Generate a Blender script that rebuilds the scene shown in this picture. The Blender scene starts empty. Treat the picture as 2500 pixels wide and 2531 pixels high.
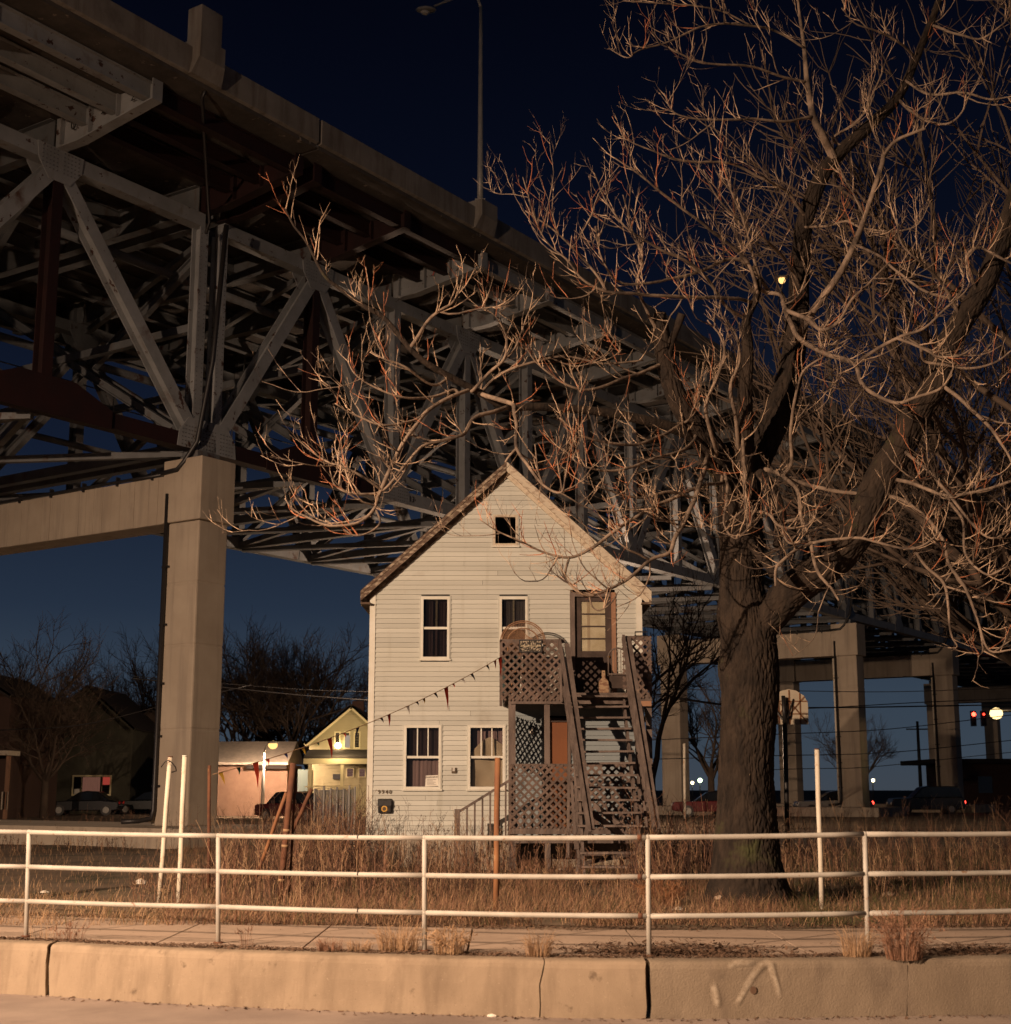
import bpy, math, random
from math import sin, cos, pi, radians, atan, tan, sqrt
from mathutils import Vector, Matrix, noise

# ------------------------------------------------------------------ camera, sky, lamps, exposure
sc = bpy.context.scene
C = sc.collection
FPX, CX, CY, CAMZ = 3571.0, 1250.0, 1265.5, 1.55
PITCH = atan(684.5 / FPX)
SP, CP = sin(PITCH), cos(PITCH)
cam = bpy.data.objects.new('camera', bpy.data.cameras.new('camera'))
cam.data.sensor_fit = 'HORIZONTAL'; cam.data.sensor_width = 56.0; cam.data.lens = 80.0
cam.data.clip_start = 0.1; cam.data.clip_end = 3000
cam.location = (0, 0, CAMZ); cam.rotation_euler = (pi / 2 + PITCH, 0, 0)
cam.data.dof.use_dof = True; cam.data.dof.focus_distance = 28.0; cam.data.dof.aperture_fstop = 4.0
C.objects.link(cam); sc.camera = cam

world = bpy.data.worlds.new('World'); sc.world = world; world.use_nodes = True
wn, wl = world.node_tree.nodes, world.node_tree.links
wn.clear()
geo = wn.new('ShaderNodeTexCoord'); sep = wn.new('ShaderNodeSeparateXYZ'); ramp = wn.new('ShaderNodeValToRGB')
wl.new(geo.outputs['Generated'], sep.inputs[0])
wl.new(sep.outputs['Z'], ramp.inputs[0])
SKY = [(0.0, (.046, .058, .076)), (.03, (.040, .057, .080)), (.065, (.034, .051, .076)), (.12, (.0180, .0295, .0525)), (.22, (.0062, .0108, .0255)),
       (.34, (.0024, .0042, .0118)), (.5, (.0011, .0018, .0056)), (1.0, (.0008, .0012, .004))]
while len(ramp.color_ramp.elements) < len(SKY): ramp.color_ramp.elements.new(.5)
for e, (p, c) in zip(ramp.color_ramp.elements, SKY): e.position = p; e.color = (*c, 1)
bg = wn.new('ShaderNodeBackground'); out = wn.new('ShaderNodeOutputWorld')
wl.new(ramp.outputs[0], bg.inputs[0]); wl.new(bg.outputs[0], out.inputs[0]); bg.inputs[1].default_value = 1.0

SODIUM = (1.0, .685, .465)
KEY_POS, KEY_W = Vector((-20.5, -7.0, 10.5)), 86000      # street lamp over the road behind the viewer
KEY_AIM, KEY_SIZE, KEY_BLEND = KEY_POS + Vector((.530, .848, -.60)), radians(112), 1.0
FILL_POS, FILL_W = Vector((-6.0, 12.9, 10.6)), 5000       # unseen full cut-off lamp, added to brighten road and pavement
sc.view_settings.view_transform = 'Standard'; sc.view_settings.look = 'None'
sc.view_settings.exposure = 0.0; sc.view_settings.gamma = 1.0
sc.render.engine = 'CYCLES'
sc.cycles.use_denoising = True
sc.cycles.max_bounces = 5; sc.cycles.diffuse_bounces = 3; sc.cycles.glossy_bounces = 2; sc.cycles.transparent_max_bounces = 8
sc.cycles.caustics_reflective = False; sc.cycles.caustics_refractive = False

# ------------------------------------------------------------------ helpers
V = Vector
rng = random.Random(9940)
def at(px, py, Y):                       # point of the photograph's pixel at ground distance Y
    xc, yc = (px - CX) / FPX, (CY - py) / FPX
    t = Y / (CP - yc * SP)
    return V((xc * t, Y, CAMZ + (SP + yc * CP) * t))
def gp(px, py, z=0.0):                   # where the pixel's ray meets height z
    yc = (CY - py) / FPX
    Y = (z - CAMZ) / (SP + yc * CP) * (CP - yc * SP)
    return at(px, py, Y)
def catmull(pts, n):
    P = [pts[0] * 2 - pts[1]] + list(pts) + [pts[-1] * 2 - pts[-2]]
    o = []
    for i in range(1, len(P) - 2):
        a, b, c, d = P[i - 1], P[i], P[i + 1], P[i + 2]
        for k in range(n):
            t = k / n
            o.append(.5 * ((2 * b) + (c - a) * t + (2 * a - 5 * b + 4 * c - d) * t * t + (3 * b - a - 3 * c + d) * t ** 3))
    o.append(pts[-1].copy())
    return o
class MB:
    def __init__(s): s.v, s.f, s.sm = [], [], []
    def add(s, vs, fs, smooth=False):
        o = len(s.v); s.v.extend([tuple(p) for p in vs])
        for f in fs: s.f.append(tuple(i + o for i in f)); s.sm.append(smooth)
        return s
    def hexa(s, p):                      # 8 corners: bottom 0-3 ccw, top 4-7
        return s.add(p, [(3, 2, 1, 0), (4, 5, 6, 7), (0, 1, 5, 4), (1, 2, 6, 5), (2, 3, 7, 6), (3, 0, 4, 7)])
    def box(s, x0, x1, y0, y1, z0, z1):
        return s.hexa([(x0, y0, z0), (x1, y0, z0), (x1, y1, z0), (x0, y1, z0), (x0, y0, z1), (x1, y0, z1), (x1, y1, z1), (x0, y1, z1)])
    def bar(s, a, b, w, h, up=(0, 0, 1)):     # bar from a to b; w sideways, h along up
        a, b = V(a), V(b); d = (b - a).normalized(); u = V(up)
        sd = d.cross(u)
        if sd.length < 1e-4: sd = d.cross(V((1, 0, 0)))
        sd.normalize(); u = sd.cross(d).normalized()
        sd = sd * (w / 2); u = u * (h / 2)
        return s.hexa([a - sd - u, a + sd - u, b + sd - u, b - sd - u, a - sd + u, a + sd + u, b + sd + u, b - sd + u])
    def tube(s, pts, rad, n=8, caps=True):
        pts = [V(p) for p in pts]
        if not hasattr(rad, '__len__'): rad = [rad] * len(pts)
        o = len(s.v); pd = None; m = len(pts); u = None
        for i, p in enumerate(pts):
            d = (pts[min(i + 1, m - 1)] - pts[max(i - 1, 0)])
            d = d.normalized() if d.length > 1e-9 else V((0, 0, 1))
            if u is None:
                u = d.cross(V((0, 0, 1)))
                if u.length < .05: u = d.cross(V((1, 0, 0)))
            else: u = u - d * u.dot(d)
            u.normalize(); w = d.cross(u); r = rad[i]
            for k in range(n):
                a = 2 * pi * k / n
                q = p + u * (cos(a) * r) + w * (sin(a) * r)
                s.v.append((q.x, q.y, q.z))
        for i in range(m - 1):
            for k in range(n):
                a, b = o + i * n + k, o + i * n + (k + 1) % n
                s.f.append((a, b, b + n, a + n)); s.sm.append(n > 4)
        if caps:
            s.f.append(tuple(o + k for k in reversed(range(n)))); s.sm.append(False)
            s.f.append(tuple(o + (m - 1) * n + k for k in range(n))); s.sm.append(False)
        return s
    def prism(s, poly, d):               # polygon (list of 3d points) pushed along vector d
        n = len(poly); d = V(d); p = [V(q) for q in poly]
        return s.add(p + [q + d for q in p], [tuple(reversed(range(n))), tuple(range(n, 2 * n))] + [(i, (i + 1) % n, n + (i + 1) % n, n + i) for i in range(n)])
    def ball(s, c, r, n=10, m=6, sc_=(1, 1, 1)):
        c = V(c); vs, fs = [], []
        for i in range(m + 1):
            t = pi * i / m
            for k in range(n):
                a = 2 * pi * k / n
                vs.append((c.x + r * sc_[0] * sin(t) * cos(a), c.y + r * sc_[1] * sin(t) * sin(a), c.z + r * sc_[2] * cos(t)))
        for i in range(m):
            for k in range(n): fs.append((i * n + k, (i + 1) * n + k, (i + 1) * n + (k + 1) % n, i * n + (k + 1) % n))
        return s.add(vs, fs, True)
    def mesh(s, name, mat):
        me = bpy.data.meshes.new(name); me.from_pydata(s.v, [], s.f)
        me.polygons.foreach_set('use_smooth', s.sm); me.materials.append(mat); me.update()
        return me
    def build(s, name, mat, parent=None, bevel=0):
        o = bpy.data.objects.new(name, s.mesh(name, mat)); C.objects.link(o)
        if parent is not None: o.parent = parent
        if bevel:
            b = o.modifiers.new('bevel', 'BEVEL'); b.width = bevel; b.segments = 2; b.limit_method = 'ANGLE'
        return o
def tag(o, label=None, cat=None, group=None, kind=None):
    if label: o['label'] = label
    if cat: o['category'] = cat
    if group: o['group'] = group
    if kind: o['kind'] = kind
    return o
def empty(name, loc, label=None, cat=None, group=None, kind=None):
    o = bpy.data.objects.new(name, None); o['base'] = tuple(loc); o.empty_display_size = .2
    C.objects.link(o)                    # geometry of the parts is in world coordinates; roots settled at the end
    return tag(o, label, cat, group, kind)
def settle():                            # move each Empty to the thing's base, parts keep their place
    for o in list(C.objects):
        if o.type == 'EMPTY' and 'base' in o.keys():
            b = V(o['base']); o.location = b; del o['base']
            for c in o.children: c.matrix_parent_inverse = Matrix.Translation(-b)
def text_mesh(body, size, M4, mat, name, parent=None, bold=0.0, space=1.0):
    cu = bpy.data.curves.new(name, 'FONT'); cu.body = body; cu.size = size; cu.align_x = 'CENTER'; cu.align_y = 'CENTER'
    cu.extrude = .002; cu.offset = bold; cu.resolution_u = 3; cu.space_character = space
    t = bpy.data.objects.new(name + '_c', cu); C.objects.link(t)
    dg = bpy.context.evaluated_depsgraph_get()
    me = bpy.data.meshes.new_from_object(t.evaluated_get(dg)); bpy.data.objects.remove(t); bpy.data.curves.remove(cu)
    me.transform(M4); me.materials.clear(); me.materials.append(mat)
    o = bpy.data.objects.new(name, me); C.objects.link(o)
    if parent is not None: o.parent = parent
    return o
def frame(origin, x, y):                 # matrix with given x and y axes
    x = V(x).normalized(); y = V(y).normalized(); z = x.cross(y)
    return Matrix(((x.x, y.x, z.x, origin[0]), (x.y, y.y, z.y, origin[1]), (x.z, y.z, z.z, origin[2]), (0, 0, 0, 1)))

# ------------------------------------------------------------------ materials
def mat(name, col, rough=.8, col2=None, scale=2.0, lo=.35, hi=.65, detail=6, stretch=(1, 1, 1), bump=0, bscale=40, bstretch=None,
        spots=None, metal=0.0, spec=.3, alpha=None, emit=None, estr=0, streak=None, objrand=0):
    m = bpy.data.materials.new(name); m.use_nodes = True
    n, l = m.node_tree.nodes, m.node_tree.links; b = n['Principled BSDF']
    b.inputs['Base Color'].default_value = (*col, 1); b.inputs['Roughness'].default_value = rough
    b.inputs['Metallic'].default_value = metal; b.inputs['Specular IOR Level'].default_value = spec
    tc = n.new('ShaderNodeTexCoord')
    def mp(st):
        q = n.new('ShaderNodeMapping'); q.inputs['Scale'].default_value = st; l.new(tc.outputs['Object'], q.inputs[0]); return q.outputs[0]
    def nz(sc_, st, lo_, hi_, det=6, rg=.6):
        t = n.new('ShaderNodeTexNoise'); t.inputs['Scale'].default_value = sc_; t.inputs['Detail'].default_value = det; t.inputs['Roughness'].default_value = rg
        l.new(mp(st), t.inputs['Vector'])
        r = n.new('ShaderNodeMapRange'); r.inputs[1].default_value = lo_; r.inputs[2].default_value = hi_
        l.new(t.outputs[0], r.inputs[0]); return r.outputs[0]
    cur = None
    def mix(fac, c):
        nonlocal cur
        x = n.new('ShaderNodeMix'); x.data_type = 'RGBA'
        l.new(fac, x.inputs[0])
        if cur is None: x.inputs[6].default_value = (*col, 1)
        else: l.new(cur, x.inputs[6])
        x.inputs[7].default_value = (*c, 1); cur = x.outputs[2]
    if col2: mix(nz(scale, stretch, lo, hi, detail), col2)
    if streak: mix(nz(streak[1], streak[2], streak[3], streak[4], 5), streak[0])
    if spots:
        for c, s_, lo_, hi_ in spots: mix(nz(s_, (1, 1, 1), lo_, hi_, 8, .65), c)
    if cur is not None and objrand:
        oi = n.new('ShaderNodeObjectInfo'); mr = n.new('ShaderNodeMapRange'); mr.inputs[3].default_value = 1 - objrand; mr.inputs[4].default_value = 1.0; l.new(oi.outputs['Random'], mr.inputs[0])
        hs = n.new('ShaderNodeHueSaturation'); l.new(mr.outputs[0], hs.inputs['Value']); l.new(cur, hs.inputs['Color']); cur = hs.outputs[0]
    if cur is not None: l.new(cur, b.inputs['Base Color'])
    if bump:
        t = n.new('ShaderNodeTexNoise'); t.inputs['Scale'].default_value = bscale; t.inputs['Detail'].default_value = 8
        l.new(mp(bstretch or (1, 1, 1)), t.inputs['Vector'])
        bp = n.new('ShaderNodeBump'); bp.inputs['Strength'].default_value = bump; bp.inputs['Distance'].default_value = .02
        l.new(t.outputs[0], bp.inputs['Height']); l.new(bp.outputs[0], b.inputs['Normal'])
    if emit:
        b.inputs['Emission Color'].default_value = (*emit, 1); b.inputs['Emission Strength'].default_value = estr
    return m
def glass(name, tint=(.02, .02, .02), opacity=.45):
    m = bpy.data.materials.new(name); m.use_nodes = True; n, l = m.node_tree.nodes, m.node_tree.links
    n.clear(); o = n.new('ShaderNodeOutputMaterial'); t = n.new('ShaderNodeBsdfTransparent'); g = n.new('ShaderNodeBsdfGlossy'); d = n.new('ShaderNodeBsdfDiffuse')
    d.inputs[0].default_value = (*tint, 1); g.inputs['Roughness'].default_value = .03; g.inputs[0].default_value = (.8, .8, .8, 1)
    a = n.new('ShaderNodeMixShader'); a.inputs[0].default_value = opacity; l.new(t.outputs[0], a.inputs[1]); l.new(d.outputs[0], a.inputs[2])
    f = n.new('ShaderNodeFresnel'); f.inputs[0].default_value = 1.5
    b = n.new('ShaderNodeMixShader'); l.new(f.outputs[0], b.inputs[0]); l.new(a.outputs[0], b.inputs[1]); l.new(g.outputs[0], b.inputs[2]); l.new(b.outputs[0], o.inputs[0])
    return m
def emission(name, col, s):
    m = bpy.data.materials.new(name); m.use_nodes = True; n, l = m.node_tree.nodes, m.node_tree.links; n.clear()
    o = n.new('ShaderNodeOutputMaterial'); e = n.new('ShaderNodeEmission'); e.inputs[0].default_value = (*col, 1); e.inputs[1].default_value = s; l.new(e.outputs[0], o.inputs[0])
    return m
G = {}
G['road'] = mat('road_concrete', (.30, .235, .19), .9, (.22, .17, .14), 1.2, bump=.25, bscale=90, spots=[((.16, .12, .10), .5, .55, .75), ((.36, .30, .25), 30, .62, .75)])
G['slab'] = mat('pavement_concrete', (.40, .30, .225), .9, (.32, .24, .18), 2.0, bump=.2, bscale=120, spots=[((.22, .16, .12), 1.1, .58, .75), ((.43, .35, .27), 60, .6, .75)])
G['kerb'] = mat('kerb_concrete', (.32, .245, .17), .92, (.235, .178, .122), 1.6, stretch=(1, 1, .7), bump=.3, bscale=140,
                streak=((.17, .125, .085), 4, (1, 1, .15), .48, .74), spots=[((.19, .135, .092), 1.3, .56, .74), ((.40, .315, .225), 45, .62, .74), ((.11, .08, .055), 75, .64, .70), ((.15, .11, .075), 4.5, .62, .70)])
G['kerb_dark'] = mat('kerb_concrete_grimy', (.235, .185, .132), .92, (.185, .143, .10), 1.8, stretch=(1, 1, .7), bump=.35, bscale=60,
                     streak=((.15, .115, .085), 5, (1, 1, .13), .5, .78), spots=[((.115, .088, .065), 1.2, .55, .72), ((.27, .215, .155), 45, .62, .74), ((.08, .06, .045), 75, .64, .70)])
G['earth'] = mat('earth', (.12, .084, .057), .95, (.19, .135, .088), .8, bump=.5, bscale=8, spots=[((.06, .055, .03), .5, .52, .66), ((.24, .21, .17), 22, .64, .72)])
G['concrete'] = mat('pier_concrete', (.42, .355, .28), .9, (.35, .29, .225), .7, bump=.15, bscale=30, streak=((.28, .235, .19), 3.5, (1, 1, .07), .5, .72),
                    spots=[((.23, .19, .155), .55, .6, .8), ((.2, .16, .13), 9, .7, .78)])
G['parapet'] = mat('parapet_concrete', (.235, .218, .195), .92, (.165, .15, .132), .8, bump=.2, bscale=25, streak=((.12, .10, .082), 3, (1, 1, .1), .48, .72),
                   spots=[((.09, .075, .06), .6, .55, .75)])
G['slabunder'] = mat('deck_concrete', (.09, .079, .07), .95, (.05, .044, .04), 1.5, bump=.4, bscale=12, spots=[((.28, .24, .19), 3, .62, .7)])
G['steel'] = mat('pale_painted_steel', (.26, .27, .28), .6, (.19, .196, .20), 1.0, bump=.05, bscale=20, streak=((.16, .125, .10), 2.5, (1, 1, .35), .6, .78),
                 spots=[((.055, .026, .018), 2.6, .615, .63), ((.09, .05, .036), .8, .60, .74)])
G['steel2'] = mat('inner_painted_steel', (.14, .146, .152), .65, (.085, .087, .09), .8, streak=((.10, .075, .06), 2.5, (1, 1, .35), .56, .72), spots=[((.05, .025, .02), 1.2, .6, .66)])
G['primer'] = mat('dark_red_primer_steel', (.022, .0075, .007), .65, (.014, .006, .006), 1.5, spots=[((.14, .12, .11), 14, .71, .73)])
G['siding'] = mat('pale_siding', (.63, .635, .575), .75, (.565, .565, .50), .7, stretch=(.4, 1, 1.6), bump=.06, bscale=80, streak=((.47, .46, .385), 4, (1, 1, .1), .58, .85),
                  spots=[((.40, .36, .29), .8, .60, .82), ((.30, .24, .18), 7, .70, .78)], objrand=.18)
G['trim'] = mat('window_trim', (.74, .735, .66), .6, (.66, .63, .53), 3, spots=[((.42, .33, .24), 6, .66, .75)])
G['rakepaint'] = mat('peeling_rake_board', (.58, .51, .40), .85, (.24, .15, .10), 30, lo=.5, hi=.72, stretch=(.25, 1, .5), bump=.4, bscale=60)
G['rakedark'] = mat('shaded_weathered_fascia', (.13, .088, .064), .9, (.46, .38, .28), 30, lo=.48, hi=.64, stretch=(.25, 1, .5), bump=.4, bscale=60)  # shadow side of the left rake put into the colour, over weathered grain
G['shingle'] = mat('roof_shingle', (.075, .055, .045), .95, (.05, .038, .03), 6, bump=.5, bscale=30)
G['oldwood'] = mat('weathered_timber', (.195, .152, .13), .9, (.105, .081, .07), 5, stretch=(1, 1, .25), bump=.3, bscale=45, bstretch=(1, 1, .2), spots=[((.31, .225, .165), 7, .62, .74)])
G['lattice'] = mat('lattice_timber', (.185, .13, .105), .9, (.10, .073, .06), 6, spots=[((.28, .20, .15), 9, .62, .74)])
G['sidingshade'] = mat('shaded_blue_grey_siding', (.27, .31, .32), .75, (.22, .25, .26), .7, stretch=(.4, 1, 1.6), spots=[((.34, .36, .34), 1.2, .6, .75)])  # darker siding copy: shade under the landing put into the colour
G['orangedoor'] = mat('varnished_door', (.22, .08, .028), .55, (.16, .058, .022), 3, stretch=(1, 1, .2))
G['dark'] = mat('dark_void', (.012, .010, .010), .95)
G['darkwood'] = mat('dark_door_timber', (.085, .06, .05), .8, (.05, .036, .03), 4)
G['frameorange'] = mat('bare_door_frame', (.36, .20, .12), .85, (.22, .13, .09), 6, stretch=(1, 1, .2))
G['blind'] = mat('paper_blind', (.74, .66, .45), .8, (.55, .46, .29), 3)
G['curtain'] = mat('brown_curtain', (.30, .20, .18), .9, (.18, .125, .115), 3, stretch=(4, 1, .2))
G['greycurtain'] = mat('grey_net_curtain', (.42, .38, .34), .9, (.3, .27, .24), 3, stretch=(5, 1, .2)); G['palecurtain'] = mat('pale_drape', (.55, .45, .30), .9, (.45, .35, .22), 2)
G['glass'] = glass('window_glass', opacity=.12); G['glassclear'] = glass('clear_glass', opacity=.06); G['glassdark'] = glass('dark_window_glass', (.012, .010, .011), .45)
G['foundation'] = mat('parged_stone', (.46, .40, .32), .95, (.30, .25, .19), 3, bump=.6, bscale=14, spots=[((.17, .13, .10), 2, .58, .7)])
G['black'] = mat('black_metal', (.018, .016, .016), .45, spec=.5)
G['number'] = mat('number_metal', (.10, .065, .035), .5)
G['brass'] = mat('brass_emblem', (.55, .32, .07), .4, metal=.6)
G['paper'] = mat('paper_sign', (.72, .68, .6), .8); G['ink'] = mat('sign_ink', (.12, .10, .09), .8)
G['wicker'] = mat('wicker', (.34, .20, .11), .8, (.24, .13, .075), 12)
G['rail'] = mat('white_rail_paint', (.47, .445, .39), .55, (.38, .35, .30), 4, bump=.08, bscale=60, spots=[((.30, .19, .12), 9, .64, .68), ((.20, .095, .05), 3.1, .66, .69)])
G['whitepost'] = mat('white_post_paint', (.69, .63, .52), .6, (.60, .53, .41), 3, spots=[((.36, .17, .07), 3, .60, .70), ((.5, .4, .28), 9, .6, .7)])
G['rust'] = mat('rusty_pipe', (.16, .068, .035), .85, (.09, .04, .025), 6, bump=.3, bscale=60, spots=[((.30, .15, .06), 5, .6, .72)])
G['rustlight'] = mat('rusty_pole', (.30, .14, .06), .85, (.17, .075, .04), 4, stretch=(1, 1, .4), spots=[((.40, .28, .16), 4, .6, .7)])
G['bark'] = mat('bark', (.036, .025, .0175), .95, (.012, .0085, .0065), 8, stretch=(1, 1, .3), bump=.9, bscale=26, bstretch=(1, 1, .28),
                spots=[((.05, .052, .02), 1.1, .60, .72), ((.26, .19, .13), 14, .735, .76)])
G['branch'] = mat('branch_bark', (.27, .20, .145), .9, (.055, .041, .032), 4, bump=.3, bscale=50, spots=[((.12, .08, .055), 9, .62, .7)])  # dark patches deepened as painted shade, for contrast with lit bark
G['twig'] = mat('twig_bark', (.50, .36, .245), .85, (.065, .046, .036), 3.5, lo=.45, hi=.57)  # second tone paints bark in shade along parts of the twigs
G['shoot'] = mat('young_shoot_bark', (.46, .17, .08), .75, (.14, .055, .03), 4, lo=.45, hi=.6)
G['edgetwig'] = mat('edge_tree_bark', (.20, .145, .105), .95, (.10, .072, .054), 3); G['bgtwig'] = mat('background_bark', (.10, .072, .052), .95, (.07, .05, .038), 2)
G['weed'] = mat('dry_weed', (.28, .15, .092), .95, (.16, .088, .055), 1.5); G['weed2'] = mat('dry_stalk', (.42, .28, .165), .95, (.30, .19, .11), 2)
G['straw'] = mat('dry_straw', (.42, .27, .15), .95, (.26, .16, .09), 1.2); G['green'] = mat('winter_grass', (.055, .068, .022), .95, (.10, .085, .035), 1.5)
G['brush'] = mat('dark_brush', (.085, .045, .032), .95, (.05, .028, .022), 1.5); G['litter'] = mat('leaf_litter', (.085, .05, .033), .95, (.15, .09, .055), 5)
# ------------------------------------------------------------------ road, kerb, pavement, ground
ROADZ = -.5
KP = [gp(px, py, 0.0) for px, py in ((0, 2326), (380, 2347), (800, 2360), (1250, 2372), (1600, 2377), (2025, 2373), (2500, 2367))]
def kerbY(x):
    if x <= KP[0].x: return KP[0].y + (KP[0].x - x) * .10
    if x >= KP[-1].x: return KP[-1].y + (x - KP[-1].x) * .08
    for a, b in zip(KP, KP[1:]):
        if a.x <= x <= b.x:
            t = (x - a.x) / (b.x - a.x); return a.y + (b.y - a.y) * t
def kY(x): return sum(kerbY(x + d) for d in (-.8, -.4, 0, .4, .8)) / 5
xs = [-260, -120, -60, -30, -18] + [-12 + .5 * i for i in range(49)] + [18, 30, 60, 120, 260]
b = MB(); n = len(xs)
rows = []
for y in (-90, -30, -5, 6): rows.append([(x, y, ROADZ) for x in xs])
rows.append([(x, kY(x) + .06, ROADZ) for x in xs])
for i in range(len(rows) - 1):
    for k in range(n - 1): b.add([rows[i][k], rows[i][k + 1], rows[i + 1][k + 1], rows[i + 1][k]], [(0, 1, 2, 3)])
tag(b.build('road', G['road']), kind='structure')
def gh(x, y):                            # ground height behind the pavement
    o = y - kY(x) - 3.1
    if o <= 0: return -.035
    h = noise.noise(V((x * .35, y * .35, 1.7))) * .07 * min(1, o / 2) + noise.noise(V((x * 1.7, y * 1.7, 5))) * .025
    return h - .03 * max(0, 1 - o / .6)
b = MB()
offs = [.30, 3.05] + [3.1 + .45 * i for i in range(1, 70)] + [40, 46, 54, 64, 78, 95, 120, 160, 220, 320, 480, 800, 1500]
gx = [-900, -400, -200, -100, -60, -40, -28] + [-20 + .5 * i for i in range(81)] + [28, 40, 60, 100, 200, 400, 900]
vs = []
for o in offs:
    for x in gx:
        y = kY(max(-60, min(60, x))) + o
        vs.append((x, y, gh(x, y) if o < 45 else 0.0))
m = len(gx)
fs = [(i * m + k, i * m + k + 1, (i + 1) * m + k + 1, (i + 1) * m + k) for i in range(len(offs) - 1) for k in range(m - 1)]
b.add(vs, fs, True)
tag(b.build('ground', G['earth']), kind='structure')
# kerb: separate cast lengths with broken, jagged ends
kerb = empty('kerb', (0, kY(0), -.5), kind='structure')
PROF = [(-.055, -.53), (-.045, -.40), (-.03, -.22), (-.012, -.07), (.0, -.035), (.018, -.010), (.045, 0.0), (.16, .004), (.33, .0), (.33, -.35)]
def jag(seed, z, amp): return amp * (noise.noise(V((seed * 7.3, z * 5, 0))) + .5 * noise.noise(V((seed * 3.1, z * 17, 4))))
def kx(px, py=2430): return gp(px, py, -.25).x
CUT = [(-60, 0, 0, .0), (kx(36), 1, .06, .022), (kx(1333), 2, .09, .006), (kx(1590), 3, .03, .024), (kx(2222), 4, .10, .006), (60, 5, 0, .0)]
KC = []
for q in range(5):
    (xa, sa, aa, ga), (xb, sb, ab, gb) = CUT[q], CUT[q + 1]
    N = max(6, int((min(xb, 12) - max(xa, -12)) / .12))
    b = MB(); vs = []
    for i in range(N + 1):
        t = i / N
        for (o, z) in PROF:
            x0 = xa + jag(sa, z, aa) + ga; x1 = xb + jag(sb, z, ab) - gb
            x = x0 + (x1 - x0) * t
            wob = .008 * noise.noise(V((x * 1.3, z * 4, 2))) + .004 * noise.noise(V((x * 6, z * 9, 8)))
            edge = 1 if 3 <= PROF.index((o, z)) <= 6 else 0
            chip = edge * .014 * max(0, noise.noise(V((x * 3.1, q, 3))) - .05)
            vs.append((x, kY(x) + o + wob + chip, z - chip * .8))
    m = len(PROF)
    fs = [(i * m + k, (i + 1) * m + k, (i + 1) * m + k + 1, i * m + k + 1) for i in range(N) for k in range(m - 1)]
    fs += [tuple(range(m)), tuple(N * m + k for k in reversed(range(m)))]
    b.add(vs, fs, False)
    o = b.build('kerb_block', G['kerb_dark'] if q >= 3 else G['kerb'], kerb); KC.append(o)
b = MB(); ex = [-58 + k * 2 for k in range(59)]; vs = []
for x in ex: vs += [(x, kY(x) + .12, -.55), (x, kY(x) + .12, -.03), (x, kY(x) + .34, -.03), (x, kY(x) + .34, -.55)]
b.add(vs, [(4 * i + k, 4 * i + 4 + k, 4 * i + 5 + k, 4 * i + 1 + k) for i in range(len(ex) - 1) for k in range(3)]); b.build('kerb_bed', G['earth'], kerb)
# pavement slabs
sw = empty('pavement', (0, kY(0) + 1.6, 0), kind='structure')
JX = [gp(px, py).x for px, py in ((410, 2321), (766, 2328), (1158, 2340), (1563, 2318), (1960, 2335))]
st = (JX[-1] - JX[0]) / 4
cuts = [-60, -24] + [JX[0] - st * k for k in range(9, 0, -1)] + JX + [JX[-1] + st * k for k in range(1, 10)] + [26, 60]
for i in range(len(cuts) - 1):
    xa, xb = cuts[i] + .011, cuts[i + 1] - .011
    b = MB(); N = 6 if xb - xa < 4 else 30
    tl = rng.uniform(-.006, .006); vs = []
    for k in range(N + 1):
        x = xa + (xb - xa) * k / N
        for o, z in ((.36, -.12), (.36, -.012), (.375, .0), (1.6, .004), (2.95, .004), (2.97, -.01), (2.97, -.12)):
            y = kY(x) + o
            vs.append((x, y, z + tl * (k / N - .5) + .004 * noise.noise(V((x * 2, y * 2, 9))) - .004))
    fs = [(k * 7 + j, (k + 1) * 7 + j, (k + 1) * 7 + j + 1, k * 7 + j + 1) for k in range(N) for j in range(6)] + [tuple(range(7)), tuple(N * 7 + j for j in reversed(range(7)))]
    b.add(vs, fs); b.build('pavement_slab', G['slab'], sw)
# spray-paint strokes on the grimy kerb length
G['spray'] = mat('faded_spray_paint', (.50, .42, .32), .9, (.36, .29, .21), 30, spots=[((.31, .245, .175), 14, .52, .62)])
def soft_paint(m):
    n, l = m.node_tree.nodes, m.node_tree.links; a = n.new('ShaderNodeVertexColor'); a.layer_name = 'cover'; t = n.new('ShaderNodeBsdfTransparent'); x = n.new('ShaderNodeMixShader'); nz = n.new('ShaderNodeTexNoise'); nz.inputs['Scale'].default_value = 90
    k = n.new('ShaderNodeMath'); k.operation = 'MULTIPLY'; l.new(a.outputs[0], k.inputs[0]); l.new(nz.outputs[0], k.inputs[1]); k2 = n.new('ShaderNodeMath'); k2.operation = 'MULTIPLY'; k2.inputs[1].default_value = 1.5; k2.use_clamp = True; l.new(k.outputs[0], k2.inputs[0])
    l.new(k2.outputs[0], x.inputs[0]); l.new(t.outputs[0], x.inputs[1]); l.new(n['Principled BSDF'].outputs[0], x.inputs[2]); l.new(x.outputs[0], n['Material Output'].inputs[0])
soft_paint(G['spray'])
def kface(px, py):                       # pixel -> point on the kerb face
    Y = 13.4
    for _ in range(6):
        p = at(px, py, Y); z = min(-.02, max(-.5, p.z))
        o = -.012 - .04 * ((-z - .07) / .4)
        Y = kY(p.x) + max(-.05, o) - .016
    return at(px, py, Y)
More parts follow.
